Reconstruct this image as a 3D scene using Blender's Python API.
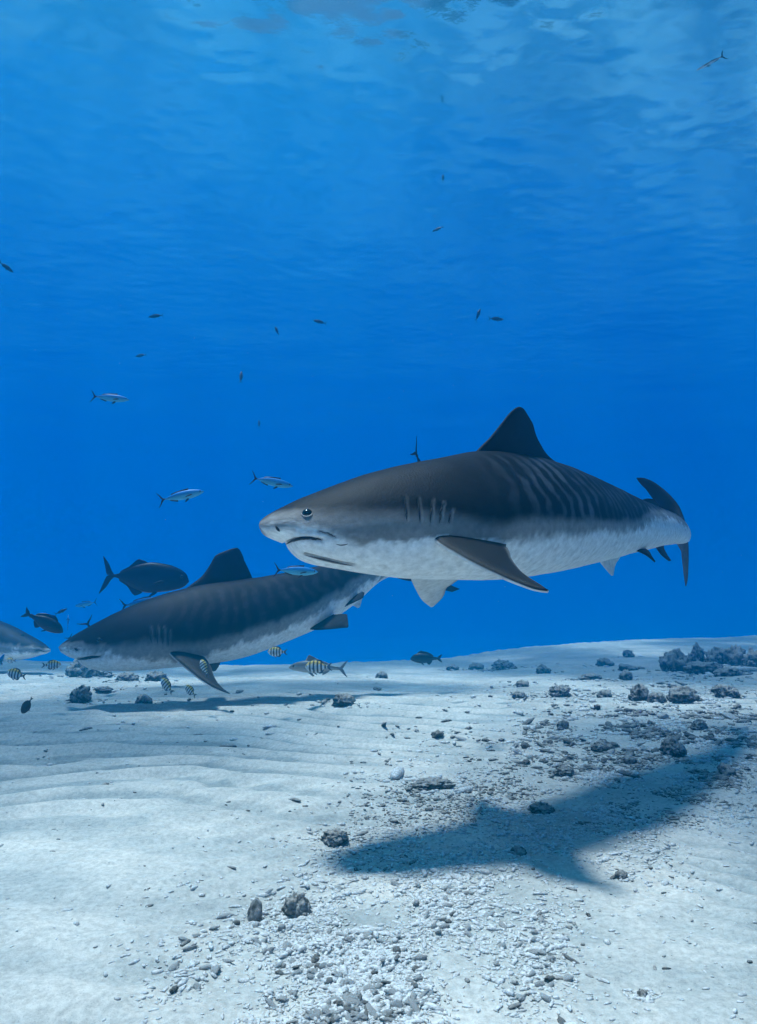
import bpy, math
import numpy as np
from mathutils import Vector
from mathutils.bvhtree import BVHTree

scene = bpy.context.scene
for o in list(bpy.data.objects):
    bpy.data.objects.remove(o)
W_PX, H_PX = 757, 1024
F = 731.0                      # focal length in pixels
HORIZON = 600.0
CAM_H = 1.0
PITCH = math.atan((HORIZON - H_PX / 2) / F)

# ------------------------------------------------------------------ camera
cam_data = bpy.data.cameras.new('camera')
cam_data.sensor_fit = 'VERTICAL'
cam_data.sensor_height = 24.0
cam_data.lens = 24.0 * F / H_PX
cam_data.clip_start = 0.05
cam_data.clip_end = 1000
cam = bpy.data.objects.new('camera', cam_data)
scene.collection.objects.link(cam)
cam.location = (0, 0, CAM_H)
cam.rotation_euler = (math.pi / 2 + PITCH, 0, 0)
scene.camera = cam

# ------------------------------------------------------------------ light
SUN_DIR = Vector((0.22, -0.07, -1.0)).normalized()     # the way the light travels
world = bpy.data.worlds.new('World')
scene.world = world
world.use_nodes = True
wn = world.node_tree.nodes
wn.clear()
sky = wn.new('ShaderNodeTexSky')
sky.sky_type = 'NISHITA'
sky.sun_disc = False
to_sun = -SUN_DIR
sky.sun_elevation = math.asin(to_sun.z)
sky.sun_rotation = math.atan2(to_sun.x, to_sun.y)
bg = wn.new('ShaderNodeBackground')
bg.inputs['Strength'].default_value = 0.05
wo = wn.new('ShaderNodeOutputWorld')
world.node_tree.links.new(sky.outputs[0], bg.inputs[0])
world.node_tree.links.new(bg.outputs[0], wo.inputs[0])

sun_data = bpy.data.lights.new('sun', 'SUN')
sun_data.energy = 5.0
sun_data.angle = math.radians(6.5)
sun_data.color = (1.0, 0.98, 0.95)
sun = bpy.data.objects.new('sun', sun_data)
scene.collection.objects.link(sun)
sun.location = (-5, 5, 30)
sun.rotation_euler = SUN_DIR.to_track_quat('-Z', 'Y').to_euler()

scene.view_settings.view_transform = 'Standard'
scene.view_settings.look = 'None'
scene.view_settings.gamma = 1
scene.view_settings.use_curve_mapping = False
scene.view_settings.exposure = 0.42
scene.cycles.use_denoising = True
scene.cycles.max_bounces = 8
scene.cycles.diffuse_bounces = 3
scene.cycles.glossy_bounces = 3
scene.cycles.transmission_bounces = 2
scene.cycles.volume_bounces = 4
scene.cycles.transparent_max_bounces = 8
scene.cycles.caustics_reflective = False
scene.cycles.caustics_refractive = False
scene.cycles.sample_clamp_indirect = 4

# ------------------------------------------------------------------ helpers
cp, sp = math.cos(PITCH), math.sin(PITCH)

def P(px, py, d):
    """point of the place seen at pixel (px, py), d metres ahead of the camera along the ground"""
    x = (px - W_PX / 2) / F
    y = -(py - H_PX / 2) / F
    # camera axes: right (1,0,0), up (0,-sp,cp), forward (0,cp,sp)
    dy = cp - y * sp
    dz = sp + y * cp
    k = d / dy
    return Vector((x * k, d, CAM_H + dz * k))

def proj(v):
    """numpy (n,3) -> pixels"""
    q = v - np.array([0, 0, CAM_H])
    f = q[:, 1] * cp + q[:, 2] * sp
    u = -q[:, 1] * sp + q[:, 2] * cp
    return W_PX / 2 + F * q[:, 0] / f, H_PX / 2 - F * u / f

def _hash(ix, iy, iz, seed):
    h = (ix * 374761393 + iy * 668265263 + iz * 2147483647 + seed * 1274126177) & 0xffffffff
    h = ((h ^ (h >> 13)) * 1274126177) & 0xffffffff
    h = (h ^ (h >> 16)) & 0xffffffff
    return h / 4294967295.0

def noise(x, y, z=0.0, seed=0):
    """smooth value noise, -1..1"""
    x = np.asarray(x, dtype=np.float64)
    y = np.asarray(y, dtype=np.float64) + 0 * x
    z = np.asarray(z, dtype=np.float64) + 0 * x
    fx, fy, fz = np.floor(x), np.floor(y), np.floor(z)
    ix, iy, iz = fx.astype(np.int64), fy.astype(np.int64), fz.astype(np.int64)
    tx, ty, tz = x - fx, y - fy, z - fz
    tx, ty, tz = [t * t * t * (t * (t * 6 - 15) + 10) for t in (tx, ty, tz)]
    r = 0
    for a in (0, 1):
        wa = tx if a else 1 - tx
        for b in (0, 1):
            wb = ty if b else 1 - ty
            for c in (0, 1):
                wc = tz if c else 1 - tz
                r = r + wa * wb * wc * _hash(ix + a, iy + b, iz + c, seed)
    return r * 2 - 1

def fbm(x, y, z=0.0, seed=0, octv=4, gain=0.5, lac=2.03):
    r, a, t = 0, 1.0, 0
    for i in range(octv):
        r = r + a * noise(x * lac ** i + 17.3 * i, y * lac ** i - 5.1 * i, np.asarray(z) * lac ** i + 3.7 * i, seed + i)
        t += a
        a *= gain
    return r / t

def sstep(a, b, x):
    t = np.clip((x - a) / (b - a), 0, 1)
    return t * t * (3 - 2 * t)

def new_mesh(name, verts, faces, smooth=True):
    me = bpy.data.meshes.new(name)
    verts = np.asarray(verts, dtype=np.float32)
    me.vertices.add(len(verts))
    me.vertices.foreach_set('co', verts.ravel())
    quads = isinstance(faces, np.ndarray)
    if quads:
        n = faces.shape[1]
        me.loops.add(faces.size)
        me.polygons.add(len(faces))
        me.loops.foreach_set('vertex_index', faces.ravel().astype(np.int32))
        me.polygons.foreach_set('loop_start', np.arange(0, faces.size, n, dtype=np.int32))
    else:
        flat = [i for f in faces for i in f]
        starts, k = [], 0
        for f in faces:
            starts.append(k)
            k += len(f)
        me.loops.add(len(flat))
        me.polygons.add(len(faces))
        me.loops.foreach_set('vertex_index', flat)
        me.polygons.foreach_set('loop_start', starts)
    me.update(calc_edges=True)
    me.validate()
    if smooth:
        me.polygons.foreach_set('use_smooth', [True] * len(me.polygons))
    return me

def set_col(me, col):
    c = np.ones((len(me.vertices), 4), dtype=np.float32)
    c[:, :3] = col
    a = me.color_attributes.new('albedo', 'FLOAT_COLOR', 'POINT')
    a.data.foreach_set('color', c.ravel())

def link(name, me, mat=None, parent=None, loc=(0, 0, 0)):
    o = bpy.data.objects.new(name, me)
    scene.collection.objects.link(o)
    o.location = loc
    if mat is not None and me is not None and len(me.materials) == 0:
        me.materials.append(mat)
    if parent is not None:
        o.parent = parent
    return o

def tag(o, label=None, cat=None, group=None, kind=None):
    if label: o['label'] = label
    if cat: o['category'] = cat
    if group: o['group'] = group
    if kind: o['kind'] = kind
    return o

def grid_faces(nu, nv, wrap=False):
    """nu rows of nv points; wrap closes each row"""
    i = np.arange(nu - 1)[:, None]
    j = np.arange(nv if wrap else nv - 1)[None, :]
    j2 = (j + 1) % nv
    f = np.stack([i * nv + j, i * nv + j2, (i + 1) * nv + j2, (i + 1) * nv + j], axis=-1)
    return f.reshape(-1, 4)

# ------------------------------------------------------------------ materials
def principled(name, rough=0.6, spec=0.4):
    m = bpy.data.materials.new(name)
    m.use_nodes = True
    nt = m.node_tree
    b = nt.nodes['Principled BSDF']
    b.inputs['Roughness'].default_value = rough
    b.inputs['Specular IOR Level'].default_value = spec
    return m, nt, b

def N(nt, kind, **kw):
    n = nt.nodes.new(kind)
    for k, v in kw.items():
        setattr(n, k, v)
    return n

def noise_node(nt, scale, detail=4, rough=0.55, vec=None):
    n = N(nt, 'ShaderNodeTexNoise')
    n.inputs['Scale'].default_value = scale
    n.inputs['Detail'].default_value = detail
    n.inputs['Roughness'].default_value = rough
    if vec is None:
        tc = N(nt, 'ShaderNodeTexCoord')
        vec = tc.outputs['Object']
    nt.links.new(vec, n.inputs['Vector'])
    return n

def ramp(nt, fac, stops):
    r = N(nt, 'ShaderNodeValToRGB')
    e = r.color_ramp.elements
    e[0].position, e[0].color = stops[0][0], (*stops[0][1], 1)
    e[1].position, e[1].color = stops[1][0], (*stops[1][1], 1)
    for p, c in stops[2:]:
        x = e.new(p)
        x.color = (*c, 1)
    nt.links.new(fac, r.inputs[0])
    return r

def mixc(nt, mode, fac, a, b):
    m = N(nt, 'ShaderNodeMix', data_type='RGBA', blend_type=mode)
    for s, v in ((0, fac), (6, a), (7, b)):
        if hasattr(v, 'links') or hasattr(v, 'is_linked'):
            nt.links.new(v, m.inputs[s])
        elif s == 0:
            m.inputs[s].default_value = v
        else:
            m.inputs[s].default_value = (*v, 1)
    return m.outputs[2]

def bump(nt, height, strength, dist, bsdf):
    b = N(nt, 'ShaderNodeBump')
    b.inputs['Strength'].default_value = strength
    b.inputs['Distance'].default_value = dist
    nt.links.new(height, b.inputs['Height'])
    nt.links.new(b.outputs[0], bsdf.inputs['Normal'])

def attr_mat(name, rough, spec, n_scale, n_amt, b_scale=0, b_dist=0.0):
    """albedo from the colour attribute, broken up by noise"""
    m, nt, b = principled(name, rough, spec)
    a = N(nt, 'ShaderNodeVertexColor', layer_name='albedo')
    n1 = noise_node(nt, n_scale, 5, 0.6)
    r = ramp(nt, n1.outputs[0], [(0.3, (1 - n_amt,) * 3), (0.7, (1 + n_amt,) * 3)])
    nt.links.new(mixc(nt, 'MULTIPLY', 1.0, a.outputs[0], r.outputs[0]), b.inputs['Base Color'])
    if b_scale:
        n2 = noise_node(nt, b_scale, 4, 0.6)
        bump(nt, n2.outputs[0], 0.5, b_dist, b)
    return m

mat_shark = attr_mat('shark_skin', 0.55, 0.12, 30, 0.20, 120, 0.005)
mat_fish = attr_mat('fish_skin', 0.42, 0.25, 60, 0.12)

def plain_mat(name, col, rough=0.5, spec=0.4, nscale=30, amt=0.25):
    m, nt, b = principled(name, rough, spec)
    n1 = noise_node(nt, nscale)
    r = ramp(nt, n1.outputs[0], [(0.3, tuple(c * (1 - amt) for c in col)), (0.7, tuple(min(1, c * (1 + amt)) for c in col))])
    nt.links.new(r.outputs[0], b.inputs['Base Color'])
    return m

mat_dark = plain_mat('dark_flesh', (0.012, 0.012, 0.015), 0.6)
mat_crease = plain_mat('creased_skin', (0.17, 0.165, 0.16), 0.8, 0.1)
mat_pupil = plain_mat('eye_black', (0.004, 0.004, 0.005), 0.12, 0.6)
mat_rim = plain_mat('eye_rim', (0.5, 0.5, 0.5), 0.4)
mat_steel = plain_mat('hook_metal', (0.02, 0.02, 0.02), 0.5)

# sand
mat_sand, nt, b = principled('sand', 0.9, 0.15)
big = noise_node(nt, 0.9, 5, 0.55)
fine = noise_node(nt, 45, 8, 0.75)
grit = noise_node(nt, 260, 2, 0.5)
c1 = ramp(nt, big.outputs[0], [(0.3, (0.47, 0.455, 0.425)), (0.7, (0.62, 0.595, 0.55))])
c2 = ramp(nt, fine.outputs[0], [(0.36, (0.70, 0.70, 0.70)), (0.60, (1.08, 1.08, 1.08))])
c3 = ramp(nt, grit.outputs[0], [(0.30, (0.5, 0.5, 0.5)), (0.42, (1.0, 1.0, 1.0))])
m1 = mixc(nt, 'MULTIPLY', 1.0, c1.outputs[0], c2.outputs[0])
m2 = mixc(nt, 'MULTIPLY', 0.6, m1, c3.outputs[0])
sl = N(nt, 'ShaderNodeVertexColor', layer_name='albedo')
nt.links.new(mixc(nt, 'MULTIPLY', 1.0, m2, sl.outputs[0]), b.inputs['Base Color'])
bump(nt, fine.outputs[0], 0.35, 0.008, b)

# coral rock and rubble
def rock_mat(name, dark, light, lo=0.36, hi=0.6):
    m, nt, b = principled(name, 0.9, 0.15)
    n1 = noise_node(nt, 14, 6, 0.65)
    n2 = noise_node(nt, 70, 4, 0.6)
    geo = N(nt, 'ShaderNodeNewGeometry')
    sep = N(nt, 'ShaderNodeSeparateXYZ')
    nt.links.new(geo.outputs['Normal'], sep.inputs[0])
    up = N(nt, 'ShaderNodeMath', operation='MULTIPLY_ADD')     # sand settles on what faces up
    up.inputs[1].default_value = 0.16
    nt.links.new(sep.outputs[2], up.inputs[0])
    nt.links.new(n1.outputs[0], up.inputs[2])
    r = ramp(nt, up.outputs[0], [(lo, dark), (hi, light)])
    r2 = ramp(nt, n2.outputs[0], [(0.3, (0.55, 0.55, 0.55)), (0.65, (1.1, 1.1, 1.1))])
    nt.links.new(mixc(nt, 'MULTIPLY', 1.0, r.outputs[0], r2.outputs[0]), b.inputs['Base Color'])
    bump(nt, n2.outputs[0], 0.8, 0.01, b)
    return m
mat_rock = rock_mat('coral_rock', (0.045, 0.034, 0.026), (0.38, 0.36, 0.34), 0.44, 0.64)
mat_rubble = rock_mat('coral_rubble', (0.30, 0.27, 0.24), (0.70, 0.69, 0.68), 0.34, 0.48)

# ------------------------------------------------------------------ the sea bed
def ripples(x, y):
    """height (0..1) and strength of the two sets of sand ripples"""
    wx = x + 0.35 * noise(x * 0.7, y * 0.7, 0, 3)
    wy = y + 0.42 * noise(x * 0.8 + 9, y * 0.5, 0, 4) + 0.07 * noise(x * 2.6, y * 2.2, 0, 8)
    r1 = (0.5 + 0.5 * np.sin(wy * 2 * math.pi / 0.34 + 3.0 * wx)) ** 1.5
    a1 = 0.22 + 0.78 * sstep(-0.5, 0.45, noise(x * 0.6 + 2, y * 0.7, 0, 21))
    a1 = np.maximum(a1, 0.85 * sstep(0.5, -0.7, x + 0.6 * noise(x * 0.9, y * 0.9, 0, 95)))
    a1 = a1 * (0.38 + 0.62 * sstep(2.6, 4.6, y))
    a1 = a1 * (1 - 0.75 * sstep(-0.6, 0.5, x) * sstep(4.6, 3.6, y))
    r2 = np.sin((0.45 * wx + 0.9 * wy) * 2 * math.pi / 0.105 + 1.5 * noise(x * 2, y * 2, 0, 30))
    a2 = sstep(0.75, 1.3, x) * sstep(3.6, 2.8, y)
    return r1, a1, r2, a2

def ground_z(x, y):
    x = np.asarray(x, dtype=np.float64)
    y = np.asarray(y, dtype=np.float64) + 0 * x
    z = 0.10 * fbm(x * 0.22 + 3, y * 0.22, 0, 11, 3)
    z = z * sstep(1.5, 5, y)
    z = z + 0.20 * sstep(0.8, 6.0, x) * sstep(4, 12, y)              # the bank rises to the right
    z = z - 0.40 * sstep(5.0, 17.0, y)
    crest = 16.5 + 0.55 * np.maximum(x + 1, 0) ** 1.05 + 0.8 * noise(x * 0.25, 0.3 + 0 * x, 0, 5)
    over = np.maximum(y - crest, 0)
    z = z - 0.22 * over ** 1.25 / (1 + 0.02 * over)
    z = np.maximum(z, -9.0)
    r1, a1, r2, a2 = ripples(x, y)
    z = z + a1 * 0.040 * (r1 - 0.4) + a2 * 0.010 * r2
    z = z + 0.010 * (0.3 + a1) * np.sin(2 * math.pi / 0.16 * (y * 0.9 - 0.35 * x + 0.22 * noise(x * 1.1, y * 0.9, 0, 90))) * sstep(-0.2, 0.5, noise(x * 0.8, y * 0.8, 0, 91))
    z = z + 0.014 * fbm(x * 1.3, y * 1.3, 0, 31, 3)
    z = z + 0.0045 * fbm(x * 9, y * 9, 0, 41, 3)
    rub = np.exp(-(((x + 0.05) / 0.45) ** 2 + ((y - 2.25) / 0.5) ** 2)) + np.exp(-(((x - 0.6) / 0.9) ** 2 + ((y - 3.3) / 0.8) ** 2)) + np.exp(-(((x - 2.2) / 1.0) ** 2 + ((y - 4.6) / 1.3) ** 2))
    z = z + 0.010 * np.clip(rub, 0, 1) * fbm(x * 16, y * 16, 0, 43, 3)
    return z

def axis(a, b, step0, grow, mx):
    out, v, s = [a], a, step0
    while v < b:
        v += s
        out.append(v)
        s = min(s * grow, mx)
    return np.array(out)

ys = np.concatenate([-axis(0.5, 120, 0.3, 1.2, 20)[::-1], np.arange(-0.4, 1.8, 0.1), axis(1.8, 200, 0.012, 1.0045, 12)])
xh = axis(0, 200, 0.016, 1.0085, 12)
xs = np.concatenate([-xh[:0:-1], xh]) + 0.4
X, Y = np.meshgrid(xs, ys)
Z = ground_z(X.ravel(), Y.ravel())
me = new_mesh('sea_bed', np.stack([X.ravel(), Y.ravel(), Z], 1), grid_faces(len(ys), len(xs)))
r1, a1, r2, a2 = ripples(X.ravel(), Y.ravel())      # trough shade painted in as a darker, bluer colour
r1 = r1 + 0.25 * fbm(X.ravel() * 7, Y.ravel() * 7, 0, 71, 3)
shade_mottle = 1 - 0.42 * a1 * sstep(0.34, 0.0, r1) * sstep(15, 7, Y.ravel()) - 0.20 * a2 * sstep(0.2, -0.8, r2)
shade_mottle = shade_mottle * (1 + 0.10 * fbm(X.ravel() * 9, Y.ravel() * 9, 0, 78, 3) + 0.26 * fbm(X.ravel() * 2.2, Y.ravel() * 2.2, 0, 75, 4))
set_col(me, shade_mottle[:, None] ** np.array([1.25, 1.0, 0.85]))
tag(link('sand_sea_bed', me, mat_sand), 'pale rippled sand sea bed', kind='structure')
print('ground verts', len(Z))

def gpt(px, py):
    """point of the sand seen at a pixel"""
    a = P(px, py, 1.0) - Vector((0, 0, CAM_H))
    t = np.geomspace(1.2, 60, 4000)
    pts = np.array([0, 0, CAM_H])[None] + t[:, None] * np.array(a)[None]
    g = ground_z(pts[:, 0], pts[:, 1])
    k = np.nonzero(pts[:, 2] < g)[0]
    if len(k) == 0:
        return None
    k = k[0]
    return Vector((pts[k, 0], pts[k, 1], g[k]))

# ------------------------------------------------------------------ the water's surface
SURF = 10.5
def surf_h(x, y):
    z = 0.045 * fbm(x * 0.22, y * 0.30, 0, 51, 2) + 0.012 * fbm(x * 0.9 + 0.3 * y, y * 1.3, 0, 55, 3) + 0.006 * noise(x * 4, y * 5, 0, 59)
    return z
yy = np.concatenate([-axis(4, 120, 0.6, 1.2, 20)[::-1], np.arange(-3.8, 30, 0.11), axis(30.1, 180, 0.2, 1.06, 10)])
xh = axis(0, 180, 0.11, 1.006, 12)
xx = np.concatenate([-xh[:0:-1], xh])
X, Y = np.meshgrid(xx, yy)
Z = SURF + surf_h(X.ravel(), Y.ravel())
me = new_mesh('water_surface', np.stack([X.ravel(), Y.ravel(), Z], 1), grid_faces(len(yy), len(xx)))
SUN_DAPPLE = (75.01, 72.52, 929)
def sun_dapple(x, y):  # uneven transparency, made up to dapple the sunlight below
    ox, oy, sd = SUN_DAPPLE
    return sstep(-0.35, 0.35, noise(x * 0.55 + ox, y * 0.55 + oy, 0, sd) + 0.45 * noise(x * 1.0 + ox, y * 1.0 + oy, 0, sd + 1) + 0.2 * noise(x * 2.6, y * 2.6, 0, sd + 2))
set_col(me, np.repeat(sun_dapple(X.ravel(), Y.ravel())[:, None], 3, 1))
m = bpy.data.materials.new('water_surface')
m.use_nodes = True
nt = m.node_tree
nt.nodes.clear()
fr = N(nt, 'ShaderNodeFresnel'); fr.inputs[0].default_value = 1.333
tr = N(nt, 'ShaderNodeBsdfTransparent')
gl = N(nt, 'ShaderNodeBsdfGlossy'); gl.inputs['Roughness'].default_value = 0.10
gl.inputs['Color'].default_value = (0.45, 0.78, 0.92, 1)
w1 = N(nt, 'ShaderNodeVertexColor', layer_name='albedo')     # painted patches dim the sunlight, standing in for focusing by waves
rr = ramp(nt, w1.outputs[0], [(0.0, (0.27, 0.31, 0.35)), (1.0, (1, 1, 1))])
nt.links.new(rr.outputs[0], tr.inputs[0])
mx = N(nt, 'ShaderNodeMixShader')
nt.links.new(fr.outputs[0], mx.inputs[0])
nt.links.new(tr.outputs[0], mx.inputs[1])
nt.links.new(gl.outputs[0], mx.inputs[2])
bp = N(nt, 'ShaderNodeBump'); bp.inputs['Strength'].default_value = 0.30; bp.inputs['Distance'].default_value = 0.014
w2 = noise_node(nt, 2.5, 4, 0.6)
nt.links.new(w2.outputs[0], bp.inputs['Height'])
nt.links.new(bp.outputs[0], fr.inputs['Normal'])
nt.links.new(bp.outputs[0], gl.inputs['Normal'])
out = N(nt, 'ShaderNodeOutputMaterial')
nt.links.new(mx.outputs[0], out.inputs[0])
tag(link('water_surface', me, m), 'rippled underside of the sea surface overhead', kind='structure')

# ------------------------------------------------------------------ the body of water, as haze
HB = (-170, 170, -110, 170, -11.0, SURF + 1.0)
x0, x1, y0, y1, z0, z1 = HB
v = [(x0, y0, z0), (x1, y0, z0), (x1, y1, z0), (x0, y1, z0), (x0, y0, z1), (x1, y0, z1), (x1, y1, z1), (x0, y1, z1)]
f = [(0, 3, 2, 1), (4, 5, 6, 7), (0, 1, 5, 4), (1, 2, 6, 5), (2, 3, 7, 6), (3, 0, 4, 7)]
me = new_mesh('haze', v, f, smooth=False)
m = bpy.data.materials.new('blue_water')
m.use_nodes = True
nt = m.node_tree
nt.nodes.clear()
pv = N(nt, 'ShaderNodeVolumePrincipled')
pv.inputs['Color'].default_value = (0.0, 0.33, 0.54, 1)
pv.inputs['Absorption Color'].default_value = (0.025, 0.32, 1.0, 1)
pv.inputs['Density'].default_value = 0.054
pv.inputs['Anisotropy'].default_value = 0.78
out = N(nt, 'ShaderNodeOutputMaterial')
nt.links.new(pv.outputs[0], out.inputs['Volume'])
tag(link('haze', me, m), kind='stuff')

# ------------------------------------------------------------------ sharks
def crv(xs, ys):
    """smooth (pchip-like) interpolator"""
    xs, ys = np.array(xs, float), np.array(ys, float)
    h = np.diff(xs); d = np.diff(ys) / h
    mm = np.zeros(len(xs))
    for i in range(1, len(xs) - 1):
        if d[i - 1] * d[i] > 0:
            w1, w2 = 2 * h[i] + h[i - 1], h[i] + 2 * h[i - 1]
            mm[i] = (w1 + w2) / (w1 / d[i - 1] + w2 / d[i])
    mm[0], mm[-1] = d[0], d[-1]
    def f(x):
        x = np.clip(np.asarray(x, float), xs[0], xs[-1])
        i = np.clip(np.searchsorted(xs, x) - 1, 0, len(h) - 1)
        t = (x - xs[i]) / h[i]
        return ((2 * t**3 - 3 * t**2 + 1) * ys[i] + (t**3 - 2 * t**2 + t) * h[i] * mm[i]
                + (-2 * t**3 + 3 * t**2) * ys[i + 1] + (t**3 - t**2) * h[i] * mm[i + 1])
    return f

def cat_rom(pts, n):
    """smooth curve through points (k, dims)"""
    pts = np.array(pts, float)
    s = np.concatenate([[0], np.cumsum(np.linalg.norm(np.diff(pts, axis=0), axis=1) + 1e-6)])
    t = np.linspace(0, s[-1], n)
    out = np.stack([crv(s, pts[:, k])(t) for k in range(pts.shape[1])], 1)
    return out

def foil(L, T, th, nc=16, ns=26, th_tip=0.25, tip_round=True):
    """fin from control leading (k,3) and trailing (k,3) points, root first; closed thin wing"""
    L, T = cat_rom(L, 200), cat_rom(T, 200)
    k = (np.linspace(0, 1, ns) ** 0.85 * 199).astype(int)
    L, T = L[k], T[k]
    if nc > 6:                                   # worn trailing edge
        q_ = np.linspace(0, 1, ns)
        T = L + (T - L) * (1 - 0.05 * np.clip(noise(q_ * 13 + L[0, 0] * 7, 0.5, 0, 17), 0, 1) * (q_ > 0.25))[:, None]
    c = 0.5 * (1 - np.cos(np.linspace(0, math.pi, nc)))
    prof = (1.48 * np.sqrt(c) - 0.63 * c - 1.76 * c**2 + 1.42 * c**3 - 0.51 * c**4)   # 0..~0.5
    prof = prof / prof.max()
    prof[-1] = 0
    chord = T - L
    span = np.gradient((L + T) / 2, axis=0)
    nrm = np.cross(chord, span)
    nrm /= np.linalg.norm(nrm, axis=1)[:, None] + 1e-9
    for i in range(1, ns):
        if nrm[i] @ nrm[i - 1] < 0: nrm[i] *= -1
    sfrac = np.linspace(0, 1, ns)
    tt = th * ((1 - sfrac) ** 0.8 * (1 - th_tip) + th_tip) * (1 + 1.2 * np.exp(-sfrac * 14))
    verts, side, cc, ss = [], [], [], []
    for i in range(ns):
        pts = L[i] + c[:, None] * chord[i]
        up = pts + nrm[i] * (prof * tt[i] / 2)[:, None]
        dn = pts - nrm[i] * (prof * tt[i] / 2)[:, None]
        ring = np.concatenate([up, dn[-2:0:-1]])
        verts.append(ring)
        side.append(np.concatenate([np.ones(nc), -np.ones(nc - 2)]))
        cc.append(np.concatenate([c, c[-2:0:-1]]))
        ss.append(np.full(2 * nc - 2, sfrac[i]))
    m = 2 * nc - 2
    verts = np.concatenate(verts)
    faces = [tuple(q) for q in grid_faces(ns, m, True)]
    faces.append(tuple(range((ns - 1) * m, ns * m)))
    return verts, faces, np.concatenate(side), np.concatenate(cc), np.concatenate(ss)

def tube(pts, r, n=8, flat=None):
    pts = np.array(pts, float)
    k = len(pts)
    rr = np.full(k, r) if np.isscalar(r) else np.array(r)
    tg = np.gradient(pts, axis=0)
    tg /= np.linalg.norm(tg, axis=1)[:, None] + 1e-9
    vs = []
    for i in range(k):
        a = np.cross(tg[i], [0.3, 1, 0.2]); a /= np.linalg.norm(a)
        b = np.cross(tg[i], a)
        ang = np.linspace(0, 2 * math.pi, n, endpoint=False)
        vs.append(pts[i] + rr[i] * (np.cos(ang)[:, None] * a + np.sin(ang)[:, None] * b))
    vs = np.concatenate(vs)
    fs = [tuple(q) for q in grid_faces(k, n, True)] + [tuple(range(n))[::-1], tuple(range((k - 1) * n, k * n))]
    return vs, fs

def ball(c, r, n=20, axis_scale=(1, 1, 1)):
    v, f = [], []
    for i in range(n + 1):
        t = math.pi * i / n
        for j in range(2 * n):
            a = math.pi * j / n
            v.append((c[0] + r * axis_scale[0] * math.sin(t) * math.cos(a), c[1] + r * axis_scale[1] * math.sin(t) * math.sin(a), c[2] + r * axis_scale[2] * math.cos(t)))
    return np.array(v), grid_faces(n + 1, 2 * n, True)

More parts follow.
